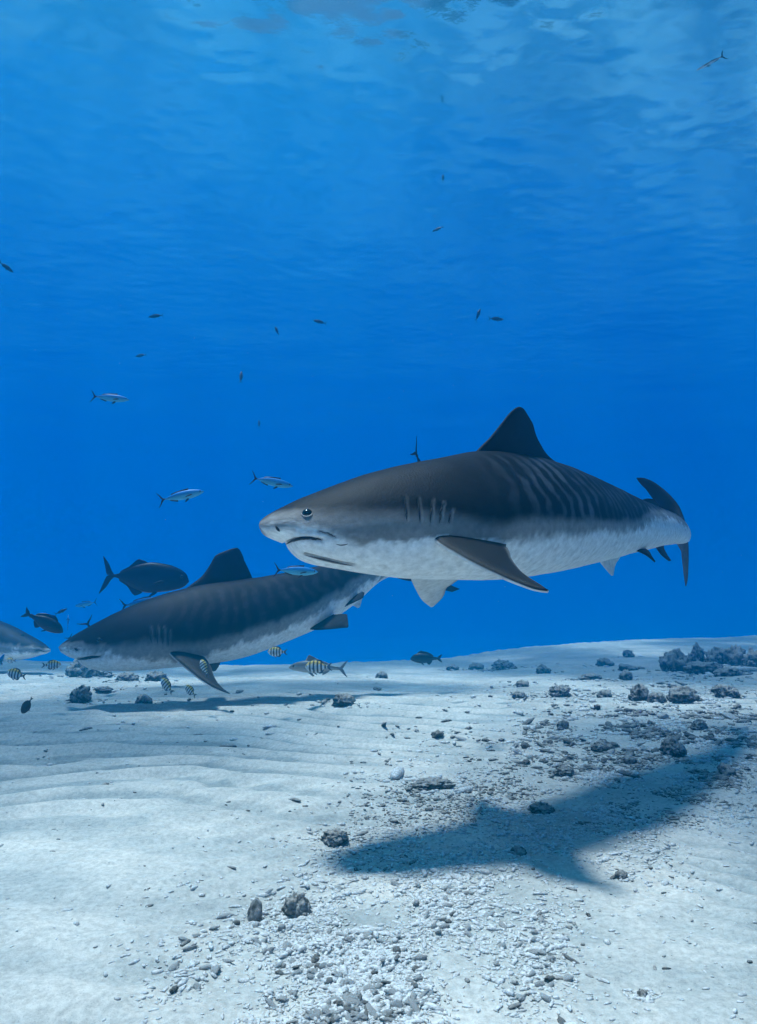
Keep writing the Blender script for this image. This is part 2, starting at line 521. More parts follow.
class Shark:
    """A shark lofted along a bent backbone. st: rows of (px, top, bottom, distance, half width);
    every section is a full ring in the plane across the backbone, so the fish is solid all round."""
    def __init__(self, name, label, st, v_dark, stripes, seed, soft=lambda p: 0 * p + 6.0, NS=460, NR=150, head=(0, 1), grooves=(), nose=0.02):
        self.st = np.array(st, float)
        k = len(self.st)
        # parameter: arc length of the centre line
        T = np.array([P(r[0], r[1], r[3]) for r in self.st])
        B = np.array([P(r[0], r[2], r[3]) for r in self.st])
        C = (T + B) / 2
        s = np.concatenate([[0], np.cumsum(np.linalg.norm(np.diff(C[:, :2], axis=0), axis=1))])
        self.s_st, self.len = s, s[-1]
        # put more rings at the snout
        t = np.linspace(0, 1, NS)
        tt = (t ** 1.35) * self.len
        f = [crv(s, self.st[:, j]) for j in range(5)]
        self.f = f
        px, yt, yb, dd, hw = [g(tt) for g in f]
        def soften(a):
            w_ = np.exp(-np.linspace(-2, 2, 21) ** 2); w_ /= w_.sum()
            ap = np.concatenate([2 * a[0] - a[10:0:-1], a, 2 * a[-1] - a[-2:-12:-1]])
            return np.convolve(ap, w_, 'valid')
        yb0 = yb
        px, yt, yb, dd, hw = [soften(soften(a)) for a in (px, yt, yb, dd, hw)]
        yb = yb0 + (yb - yb0) * sstep(0.10, 0.2, tt / self.len)
        T = np.array([P(a, b_, c_) for a, b_, c_ in zip(px, yt, dd)])
        B = np.array([P(a, b_, c_) for a, b_, c_ in zip(px, yb, dd)])
        C = (T + B) / 2
        hz = (T[:, 2] - B[:, 2]) / 2
        tan = np.gradient(C, axis=0); tan[:, 2] *= 0.0
        tan /= np.linalg.norm(tan, axis=1)[:, None]
        lat = np.cross(tan, [0, 0, 1.0])       # tan runs nose to tail; lat points to one flank
        if lat[len(lat) // 3] @ np.array([0, -1, 0]) < 0: lat = -lat
        self.C, self.tan, self.lat, self.hz, self.tt, self.hw = C, tan, lat, hz, tt, hw
        th = np.linspace(0, 2 * math.pi, NR, endpoint=False)
        # section: wide and flat under the head, round in the trunk
        sh = tt / self.len
        e = 1.0 - 0.12 * np.exp(-((sh - 0.08) / 0.12) ** 2)
        ct, sn = np.cos(th), np.sin(th)
        V = np.zeros((NS, NR, 3)); vv = np.zeros((NS, NR)); uu = np.zeros((NS, NR))
        for i in range(NS):
            n = e[i]
            cx = np.sign(ct) * np.abs(ct) ** n
            cz = np.sign(sn) * np.abs(sn) ** n
            # belly broader than the back
            w = hw[i] * (1 - 0.20 * cz * (sh[i] < 2) - 0.05 * cz ** 2)
            V[i] = C[i] + (w * cx)[:, None] * lat[i] + (hz[i] * cz)[:, None] * np.array([0, 0, 1.0])
            vv[i] = cz; uu[i] = tt[i]
        # grooves (gill slits, mouth): polylines given as pixels on the near flank
        ppx, ppy = proj(V.reshape(-1, 3)); ppx = ppx.reshape(NS, NR); ppy = ppy.reshape(NS, NR)
        self.groove_mask = np.zeros((NS, NR)); self.ridge = np.zeros((NS, NR))
        near = (ct > 0)[None, :] & np.ones((NS, 1), bool)
        disp = np.zeros((NS, NR))
        for (pl, wpx, depth, light) in grooves:
            pl = np.array(pl, float)
            dmin = np.full((NS, NR), 1e9); side = np.zeros((NS, NR))
            for a, b_ in zip(pl[:-1], pl[1:]):
                ab = b_ - a; L2 = ab @ ab
                tq = np.clip(((ppx - a[0]) * ab[0] + (ppy - a[1]) * ab[1]) / L2, 0, 1)
                dx, dy = ppx - a[0] - tq * ab[0], ppy - a[1] - tq * ab[1]
                d_ = np.hypot(dx, dy)
                q = d_ < dmin
                dmin = np.where(q, d_, dmin)
                side = np.where(q, dx, side)
            g = np.exp(-(dmin / wpx) ** 2) * near
            disp -= depth * g
            if light:
                r = np.exp(-((dmin - 1.8 * wpx) / wpx) ** 2) * near * (side > 0)
                disp += depth * 0.6 * r
                self.ridge = np.maximum(self.ridge, r * light)
            self.groove_mask = np.maximum(self.groove_mask, g * (0 if light else 1))
        # mirror to the far flank
        idx = (NR // 2 - np.arange(NR)) % NR
        far = ~near
        disp = np.where(far, disp[:, idx], disp)
        self.ridge = np.where(far, self.ridge[:, idx], self.ridge)
        outn = (ct[None, :, None] * lat[:, None, :] + sn[None, :, None] * np.array([0, 0, 1.0]))
        V = V + disp[..., None] * outn
        # small undulation of muscle and skin
        V = V + (0.0022 * fbm(uu * 9, vv * 2.2 + ct[None, :] * 1.7, 0, seed, 3))[..., None] * outn
        self.verts = [V.reshape(-1, 3)]
        nose_i = len(V.reshape(-1, 3))
        faces = [tuple(q) for q in grid_faces(NS, NR, True)]
        nosep = V[0].mean(0) - tan[0] * nose
        faces += [(j, nose_i, (j + 1) % NR) for j in range(NR)]
        faces += [tuple(range((NS - 1) * NR, NS * NR))]
        self.verts.append(nosep[None]); self.faces = faces; self.nv = nose_i + 1
        # skin: dark above, pale below, with a ragged edge
        vr, ur = vv.ravel(), uu.ravel()
        l1, l2 = v_dark            # functions of px -> y where the dark ends / the white starts
        pxs = f[0](ur); ytop = f[1](ur); ybot = f[2](ur)
        yy = ytop + (1 - (vr + 1) / 2) * (ybot - ytop)
        a1, a2 = l1(pxs), l2(pxs)
        rag = fbm(ur * 14, vr * 4, 0, seed + 3, 4) * 3.5
        ta = sstep(0, 1, (yy + rag - a1) / np.maximum((a2 - a1) * 0.62, 1))
        sw_ = soft(pxs)
        tb = sstep(0, 1, (yy + rag * 1.6 + 3.0 * fbm(ur * 45, vr * 14, 0, seed + 4, 2) - a2) / sw_ + 0.3)
        t_ = 0.5 * ta + 0.5 * tb
        mottle = fbm(ur * 6, vr * 3 + 5, 0, seed + 9, 4)
        dark = np.array([0.007, 0.0075, 0.009]); lighter = np.array([0.015, 0.016, 0.0185])
        mid = np.array([0.28, 0.265, 0.255]); white = np.array([0.86, 0.85, 0.84])
        base = dark + (lighter - dark) * np.clip(0.25 + 0.55 * mottle, 0, 1)[:, None]
        if stripes:
            s0, s1, per, amt = stripes
            su = ur / self.len
            fade = sstep(s0, s0 + 0.1, su) * sstep(s1, s1 - 0.12, su)
            wob = 1.05 * fbm(ur * 2.2, vr * 1.6, 0, seed + 20, 3) + 0.35 * vr ** 2
            brk = fbm(ur * 5, vr * 4.5, 0, seed + 25, 3)
            wob = wob + 0.16 * fbm(ur * 6, vr * 7, 0, seed + 27, 3)
            st_ = np.sin((ur / per + wob) * 2 * math.pi) + 1.3 * fbm(ur * 13, vr * 5, 0, seed + 22, 3)
            zone = fade * sstep(1.0, 0.8, vr) * sstep(-0.5, 0.0, vr)
            bar = sstep(-0.35, 0.75, st_) * (0.35 + 0.65 * sstep(-0.45, 0.2, brk))
            base = base * (1 - 0.35 * zone)[:, None] + (np.array([0.052, 0.057, 0.066]) * amt) * (bar * zone)[:, None]
        blot = sstep(0.15, 0.5, fbm(ur * 3.2, vr * 2.4 + 9, 0, seed + 50, 4))
        base = base * (1 + 0.6 * blot[:, None])
        c = base + (mid - base) * ta[:, None]
        c = c + (white - c) * tb[:, None]
        c = c * (1 + 0.05 * mottle[:, None] * (t_[:, None] > 0.5))
        scr = fbm(ur * 5 + 40 * vr * 0.15, vr * 26 - ur * 4, 0, seed + 33, 2)           # old scratches
        c = c * (1 + 0.5 * sstep(0.55, 0.72, scr) * sstep(-0.1, 0.3, mottle))[:, None]
        # freckles and scratches on the pale side
        c = c * (1 - 0.15 * sstep(0.45, 0.7, fbm(ur * 30, vr * 9, 0, seed + 40, 2)) * (t_ > 0.4))[:, None]
        gm = self.groove_mask.ravel()[:, None]; rm = self.ridge.ravel()[:, None]
        c = c * (1 - 0.6 * gm) + (np.array([0.34, 0.34, 0.34]) - c) * np.clip(rm, 0, 1) * 0.75  # grooves darkened; lit edges of the gill slits painted pale
        self.cols = [c, c[:NR].mean(0)[None]]
        self.name, self.label, self.seed = name, label, seed

    def back_at(self, px, py):
        """distance of the backbone plane at a pixel column"""
        i = int(np.argmin(np.abs(self.f[0](self.tt) - px)))
        return self.f[3](self.tt[i])

    def fin(self, lead, trail, th, col_a, col_b, mottle=0.25, margin=None, **kw):
        """lead / trail: rows of (px, py, distance)"""
        L = [P(*r) for r in lead]; T = [P(*r) for r in trail]
        v, f, side, cc, ss = foil(L, T, th, **kw)
        # col_a on the side facing up or towards the viewer
        n_ref = v[:30].mean(0)
        c = np.where((side > 0)[:, None], np.array(col_a), np.array(col_b))
        ns = fbm(v[:, 0] * 9, v[:, 1] * 9, v[:, 2] * 9, self.seed + 60, 3)
        c = c * (1 + mottle * ns)[:, None]
        if margin is not None:
            mk = (sstep(0.90, 1.0, cc) * 0.6)[:, None]
            c = c * (1 - mk) + np.array(margin) * mk
        self.verts.append(v)
        self.faces += [tuple(i + self.nv for i in q) for q in f]
        self.nv += len(v)
        self.cols.append(c)

    def finish(self, loc):
        root = bpy.data.objects.new(self.name, None)
        scene.collection.objects.link(root)
        root.location = loc
        tag(root, self.label, 'shark')
        V = np.concatenate(self.verts)
        self.loc = np.array(loc)
        me = new_mesh('shark_body', V - self.loc, self.faces)
        set_col(me, np.clip(np.concatenate(self.cols), 0, 0.9))
        link('body', me, mat_shark, root)
        self.root = root
        tri = [q for q in self.faces if len(q) <= 4]
        self.bvh = BVHTree.FromPolygons([tuple(p) for p in V], tri)
        return root

    def on_skin(self, px, py):
        o = Vector((0, 0, CAM_H))
        d = (P(px, py, 5.0) - o).normalized()
        hit = self.bvh.ray_cast(o, d)
        return hit[0], hit[1]

    def line(self, name, pts, r, mat, sink=0.3, n=24):
        pts = cat_rom([(a, b, 0) for a, b in pts], n)[:, :2]
        out = []
        for a, b in pts:
            h, nn = self.on_skin(a, b)
            if h is not None:
                out.append(np.array(h) - self.loc - np.array(nn) * r * sink * 2)
        if len(out) < 3: return None
        k = len(out)
        rad = r * np.sin(np.linspace(0.06, math.pi - 0.06, k)) ** 0.8
        v, f = tube(out, rad)
        return link(name, new_mesh(name, v, f), mat, self.root)

    def eye(self, px, py, r, rim=True):
        h, nn = self.on_skin(px, py)
        nn = np.array(nn)
        if nn[1] > 0: nn = -nn
        c = np.array(h) - self.loc
        v, f = ball(c - nn * r * 0.45, r)
        e = link('eye', new_mesh('eye', v, f), mat_pupil, self.root)
        if not rim: return e
        a = np.cross(nn, [0, 0, 1]); a /= np.linalg.norm(a)
        b = np.cross(nn, a)
        if b[2] < 0: b = -b
        ang = np.linspace(math.radians(190), math.radians(345), 33)
        ring = c + nn * r * 0.12 + r * 1.0 * (np.cos(ang)[:, None] * a + np.sin(ang)[:, None] * b)
        v, f = tube(ring, r * 0.09 * np.sin(np.linspace(0.1, math.pi - 0.1, 33)) ** 0.4)
        link('eye_rim', new_mesh('eye_rim', v, f), mat_rim, e)
        return e

DK = (0.013, 0.014, 0.017); DK2 = (0.022, 0.024, 0.028); PALE = (0.72, 0.71, 0.70); GREY = (0.12, 0.12, 0.125)

# -------- the near shark
st = [  # px, top, bottom, distance, half width
    (259.8, 521.5, 528.5, 3.02, 0.035), (261, 519.3, 531.3, 3.02, 0.062), (265, 516.3, 535, 3.025, 0.092), (272, 512.3, 538.7, 3.03, 0.118), (280, 508, 541.5, 3.035, 0.135),
    (288, 504.2, 545.0, 3.045, 0.152), (294, 501.2, 553.0, 3.052, 0.163), (302, 497.6, 559.6, 3.06, 0.177), (315, 492.5, 564.5, 3.08, 0.195),
    (335, 485, 568.3, 3.105, 0.215), (360, 476.0, 572.5, 3.14, 0.235), (380, 470.5, 575.3, 3.17, 0.25), (410, 463.5, 578.6, 3.22, 0.27),
    (440, 457.8, 579.6, 3.29, 0.285), (480, 451.0, 580.2, 3.45, 0.295), (520, 454.5, 577.0, 3.69, 0.295), (550, 461.5, 572.0, 3.92, 0.285),
    (580, 473.0, 565.5, 4.20, 0.26), (605, 484.0, 559.5, 4.46, 0.225), (625, 493.5, 554.0, 4.70, 0.19), (645, 502, 549.5, 4.97, 0.15),
    (662, 508.5, 545.5, 5.22, 0.115), (675, 514, 544.0, 5.45, 0.085), (682, 520.5, 543.5, 5.65, 0.062), (684.5, 526, 543, 5.82, 0.045)]
l1 = crv([258, 270, 285, 300, 320, 350, 400, 430, 450, 480, 520, 560, 600, 625, 650, 690], [517, 512, 510, 511, 511, 508, 512, 518, 522, 518, 519, 521, 519, 510, 508, 522])
l2 = crv([258, 270, 285, 300, 320, 350, 380, 400, 430, 450, 480, 520, 560, 600, 615, 630, 650, 690], [530, 527, 528, 530, 537, 545, 544, 541, 544, 546, 541, 537, 534, 531, 524, 518, 518, 530])
gills = [([(405.5, 499), (406, 508), (408, 521)], 1.15, 0.006, 0.2), ([(418.5, 500), (420, 510), (421, 523)], 1.15, 0.006, 0.28),
         ([(432, 501), (431.5, 510), (431, 523)], 1.15, 0.006, 0.42), ([(443, 504), (441, 512), (440, 524)], 1.15, 0.006, 0.5),
         ([(452, 511), (450.5, 515), (449.5, 524)], 1.15, 0.006, 0.6)]
mouth = [(286.5, 544.2), (290, 542), (295, 540), (303, 538.4), (312, 538.5), (322, 540.5), (335, 543.5), (344, 543.5)]
fold = [(319, 531.5), (328, 533.5), (336, 537.5)]
crease = [(305, 554.5), (318, 558), (338, 562.5), (354, 565.5)]
s1 = Shark('tiger_shark', 'large dark striped shark swimming nearest the camera, white belly, above the sand', st, (l1, l2),
           (0.20, 0.93, 0.098, 1.1), 101, soft=crv([258, 290, 340, 385, 450, 480, 560, 690], [12, 14, 12, 2, 2, 12, 10, 6]), grooves=gills + [(mouth[:6], 1.8, 0.012, 0), (fold, 1.2, 0.007, 0), (crease, 1.6, 0.010, 0)], nose=0.004)
# dorsal fin
s1.fin([(468, 462, 3.44), (479, 448.5, 3.46), (490, 437.5, 3.49), (501, 424, 3.52), (510, 413, 3.55), (516, 408, 3.57), (519.5, 406.6, 3.59)],
       [(556, 476, 4.00), (567, 468.3, 4.05), (554, 460.5, 3.95), (544, 449.5, 3.87), (537.5, 438, 3.81), (533, 424, 3.74), (524.5, 409.5, 3.63)],
       0.06, DK, DK, mottle=0.7)
# near pectoral, held out towards the viewer
s1.fin([(428, 528, 3.12), (434, 539.5, 2.97), (459, 556, 2.87), (490, 571.5, 2.79), (520, 584.5, 2.73), (538, 590.5, 2.70), (547, 591.5, 2.69)],
       [(500, 534, 3.34), (508.5, 548.5, 3.08), (511.5, 557, 2.98), (519, 569, 2.88), (531, 578.5, 2.79), (542, 585.5, 2.73), (549, 590.5, 2.695)],
       0.06, PALE, (0.013, 0.0135, 0.015), mottle=0.3, margin=(0.2, 0.2, 0.2))
# far pectoral
s1.fin([(408, 566, 3.40), (411, 579, 3.55), (416, 590, 3.68), (422, 600, 3.80), (430, 606.5, 3.90)],
       [(462, 566, 3.60), (457, 581, 3.70), (447.5, 587.5, 3.80), (443, 597, 3.87), (434, 606, 3.92)],
       0.04, (0.66, 0.65, 0.64), (0.66, 0.65, 0.64), mottle=0.2, margin=(0.12, 0.12, 0.12))
# pelvic fins
s1.fin([(592, 552, 4.46), (600, 562, 4.50), (606, 569, 4.54), (611.5, 575.5, 4.58)],
       [(624, 545, 4.72), (620.5, 556.5, 4.72), (616, 564, 4.70), (613.5, 575.3, 4.60)], 0.03, PALE, PALE, 0.15)
s1.fin([(622, 536, 4.62), (628, 547, 4.56), (638, 551, 4.52), (646, 555, 4.49), (654.5, 562.0, 4.46)],
       [(648, 535, 4.86), (643, 546, 4.72), (649, 551, 4.62), (652, 556, 4.53), (655.5, 561.5, 4.465)], 0.03, DK, DK, 0.3)
# anal fin
s1.fin([(652, 540, 5.10), (657, 549, 5.14), (662, 555.5, 5.18), (669, 561.2, 5.24)],
       [(668, 538, 5.32), (664, 547, 5.28), (667, 554, 5.28), (671.3, 560.5, 5.27)], 0.025, DK, DK, 0.3)
# second dorsal
s1.fin([(636, 506, 4.86), (641, 500.5, 4.94), (648, 498.5, 5.02), (653, 499.0, 5.07)],
       [(662, 516, 5.25), (660, 508, 5.20), (658, 504, 5.16), (656.5, 502, 5.12)], 0.03, DK, DK, 0.2)
# tail fin: upper lobe sweeps back beyond the body, lower lobe hangs
s1.fin([(683, 536, 5.70), (686, 529, 5.78), (684.5, 520, 5.84), (680.5, 509, 5.92), (672, 497, 6.00), (661, 487, 6.08), (650, 480, 6.14), (641, 477.5, 6.18), (637, 477.8, 6.2)],
       [(664, 532, 6.00), (662, 521, 6.05), (661, 513, 6.08), (658.5, 507, 6.10), (654, 500.5, 6.13), (650, 495, 6.15), (646, 489.5, 6.18), (640, 483.5, 6.20), (636.5, 478.6, 6.2)],
       0.05, DK, DK, 0.3)
s1.fin([(682, 530, 5.74), (687, 538, 5.76), (688.0, 550, 5.78), (688.0, 565, 5.80), (687.5, 578, 5.82), (686.3, 586, 5.84)],
       [(674, 531, 5.95), (675.5, 541, 5.95), (681, 552, 5.92), (682.5, 565, 5.90), (684, 578, 5.87), (685.3, 586, 5.84)],
       0.035, GREY, DK, 0.3)
s1.finish(P(470, 515, 3.6))
s1.eye(307, 512.6, 0.0225)
s1.line('mouth', mouth[:6], 0.0065, mat_dark, 0.35)
s1.line('fishing_hook', [(333, 543.2), (341, 545.2), (349, 543.5), (350.5, 541.8)], 0.0035, mat_steel, -0.3)
s1.line('lip_fold', fold, 0.0035, mat_crease, 0.3)
s1.line('jaw_furrow', crease, 0.004, mat_crease, 0.5)
s1.line('nostril', [(275.8, 526.0), (278, 529), (280, 531.2)], 0.006, mat_dark, 0.2, 8)
for g in gills:
    s1.line('gill_slit', [(a - 0.6, b_) for a, b_ in g[0]], 0.0034, mat_dark, 0.5)

# -------- the second shark, low over the sand behind and to the left
st = [(60.5, 645, 649.5, 7.10, 0.03), (62, 643.5, 652, 7.10, 0.06), (65, 641, 654, 7.10, 0.095), (70, 637.5, 656.8, 7.11, 0.13), (77, 633, 659, 7.12, 0.165),
      (82, 630.2, 663, 7.13, 0.185), (87, 627.2, 666.6, 7.14, 0.20), (96, 622.2, 669.3, 7.15, 0.22), (109, 615.5, 670.8, 7.17, 0.25), (130, 605.7, 671, 7.20, 0.285), (156, 596, 669, 7.25, 0.32),
      (183, 588.5, 666.5, 7.32, 0.33), (200, 584.5, 665, 7.37, 0.33), (220, 581.8, 662.5, 7.43, 0.33), (240, 579.5, 658.6, 7.50, 0.32),
      (254, 577.8, 654.4, 7.55, 0.31), (279, 573.6, 644.6, 7.65, 0.28), (300, 569.5, 636, 7.75, 0.25), (316, 566.5, 629, 7.83, 0.22), (332, 563.5, 619.8, 7.92, 0.185),
      (348, 561.5, 608.5, 8.02, 0.15), (360, 560, 599, 8.10, 0.12), (372, 560, 587, 8.18, 0.09), (384, 561.0, 578.5, 8.26, 0.065), (395, 561.5, 575, 8.34, 0.05)]
l1 = crv([58, 70, 80, 99, 130, 155, 175, 198, 240, 279, 305, 332, 358, 395], [642, 639, 638, 641, 638, 632, 638, 636, 626, 613, 600, 586, 571, 560])
l2 = crv([58, 70, 80, 108, 130, 155, 175, 198, 240, 279, 305, 332, 358, 395], [648, 647, 648, 650, 654, 656, 658, 654, 640, 626, 613, 599, 584, 570])
gl2 = [([(150, 628), (151, 636), (152, 643)], 1.0, 0.006, 0.4), ([(157, 628), (157.5, 636), (158, 644)], 1.0, 0.006, 0.5),
       ([(163.5, 629), (163.5, 637), (163.5, 645)], 1.0, 0.006, 0.5), ([(169, 632), (168.5, 639), (168.5, 646)], 1.0, 0.006, 0.4)]
mouth2 = [(78, 659.5), (84, 658.8), (92, 657.3), (101, 657)]
s2 = Shark('tiger_shark', 'second dark shark with pale belly, gliding low over the sand left of the big one', st, (l1, l2),
           (0.22, 0.9, 0.13, 0.32), 207, NS=300, NR=100, grooves=gl2 + [(mouth2, 1.3, 0.02, 0)], nose=0.02)
s2.fin([(176, 596, 7.30), (191, 584.5, 7.33), (202, 576, 7.37), (209.5, 565.5, 7.40), (215.5, 555.5, 7.42), (225, 551, 7.46), (234, 548.2, 7.50), (237, 548, 7.51)],
       [(262, 594, 7.60), (256.5, 588, 7.58), (252, 577, 7.56), (248, 568, 7.54), (244.5, 560, 7.53), (241.5, 553, 7.52), (239.5, 549.5, 7.515), (238, 548.2, 7.51)],
       0.08, DK, DK, mottle=0.35)
s2.fin([(160, 640, 7.28), (168, 652, 7.02), (176, 660, 6.94), (188, 670, 6.86), (200, 679.5, 6.78), (212, 687, 6.72), (222, 691.5, 6.68), (229, 694, 6.65)],
       [(202, 640, 7.45), (202, 653, 7.20), (207, 660, 7.10), (211, 667, 7.00), (214, 676, 6.88), (219, 684, 6.78), (224, 689, 6.70), (230.5, 693.6, 6.655)],
       0.08, PALE, (0.024, 0.024, 0.026), mottle=0.3, margin=(0.1, 0.1, 0.1))
s2.fin([(182, 655, 7.45), (192, 664, 7.62), (200, 667, 7.75), (213, 671, 7.95)], [(214, 655, 7.55), (220, 662, 7.72), (219, 666, 7.85), (216, 670.5, 7.96)],
       0.05, DK, DK, mottle=0.3)
s2.fin([(300, 625, 7.72), (314, 629.8, 7.62), (326, 629.5, 7.56), (338, 628.5, 7.50), (347.5, 627.5, 7.46)],
       [(322, 606, 7.85), (335, 614.5, 7.74), (342, 613.8, 7.65), (347, 614.2, 7.55), (348.5, 626, 7.465)], 0.04, DK, DK, 0.3)
s2.fin([(325, 609, 7.95), (335, 611, 7.86), (346, 606, 7.84), (357, 601, 7.82), (363, 598, 7.80)],
       [(346, 590, 8.05), (354, 595.5, 7.97), (358, 593.5, 7.92), (362, 591.5, 7.88), (364.5, 592.5, 7.82)], 0.035, DK, DK, 0.3)
s2.fin([(342, 600, 8.02), (352, 605, 8.02), (358, 608, 8.02)], [(364, 590, 8.12), (362, 600, 8.08), (360, 607, 8.04)], 0.03, PALE, PALE, 0.2)
# tail fin, mostly hidden by the near shark's head
s2.fin([(385, 566, 8.28), (400, 560, 8.36), (425, 545, 8.46), (445, 528, 8.55), (455, 517, 8.60)], [(392, 572, 8.36), (412, 569, 8.42), (432, 552, 8.48), (448, 533, 8.56), (457, 518, 8.60)], 0.06, DK, DK, 0.3)
s2.fin([(384, 570, 8.28), (400, 579, 8.34), (420, 583.0, 8.38), (438, 588.5, 8.42), (452, 592, 8.45)], [(398, 566, 8.36), (418, 573, 8.40), (434, 579, 8.43), (448, 584, 8.45), (460, 589, 8.47)], 0.05, DK, DK, 0.3)
s2.finish(P(220, 625, 7.5))
s2.eye(98.7, 640, 0.028, False)
s2.line('mouth', mouth2, 0.014, mat_dark, 0.2)
s2.line('nostril', [(74.5, 648), (76.5, 649.5), (78, 651)], 0.011, mat_dark, 0.2, 8)
for g in gl2:
    s2.line('gill_slit', [(a - 0.5, b_) for a, b_ in g[0]], 0.006, mat_dark, 0.5)

# -------- the third shark, head just inside the left edge
st = [(49.5, 648.5, 652, 13.18, 0.038), (48, 647, 653, 13.18, 0.077), (45, 645, 654, 13.18, 0.128), (40, 642.3, 655, 13.21, 0.192), (34, 639, 657, 13.24, 0.243), (27, 635, 659, 13.29, 0.282), (14, 628, 660.5, 13.34, 0.333),
      (0, 621.8, 661.5, 13.44, 0.371), (-25, 614, 662, 13.63, 0.422), (-60, 607, 661, 13.95, 0.448), (-100, 605, 657, 14.34, 0.435), (-150, 608, 649, 14.98, 0.358), (-200, 614, 640, 15.74, 0.230), (-235, 619, 633, 16.38, 0.115), (-255, 622, 630, 16.77, 0.077)]
l1 = crv([-255, -100, -40, 0, 20, 35, 50], [625, 630, 636, 636, 640, 644, 647])
l2 = crv([-255, -100, -40, 0, 20, 35, 50], [630, 645, 652, 651, 650, 650, 650])
s3 = Shark('tiger_shark', 'hazy pale blue shark head poking in at the left edge, low over the sand', st, (l1, l2), None, 307, NS=220, NR=80,
           grooves=[([(33, 652.5), (38, 650.2), (46, 652)], 1.0, 0.02, 0)], nose=0.02)
s3.fin([(-55, 615, 13.95), (-65, 600, 14.08), (-75, 585, 14.08), (-84, 575, 14.21)], [(-105, 612, 14.34), (-98, 603, 14.34), (-92, 590, 14.27), (-87, 576, 14.21)], 0.08, DK, DK)
s3.fin([(-20, 645, 13.31), (-35, 657, 12.93), (-52, 666, 12.54)], [(-48, 645, 13.57), (-55, 656, 13.18), (-56, 665, 12.61)], 0.06, PALE, DK)
s3.fin([(-235, 622, 16.38), (-255, 610, 16.64), (-280, 585, 16.90)], [(-240, 632, 16.51), (-265, 617, 16.77), (-282, 586, 16.90)], 0.05, DK, DK)
s3.fin([(-238, 628, 16.45), (-255, 642, 16.64), (-266, 652, 16.77)], [(-250, 625, 16.51), (-264, 640, 16.70), (-268, 651, 16.77)], 0.05, DK, DK)
s3.finish(P(-60, 640, 13.82))
s3.eye(22.5, 635.2, 0.035, False)
s3.line('mouth', [(33, 652.5), (38, 650.2), (46, 652)], 0.014, mat_dark, 0.2)

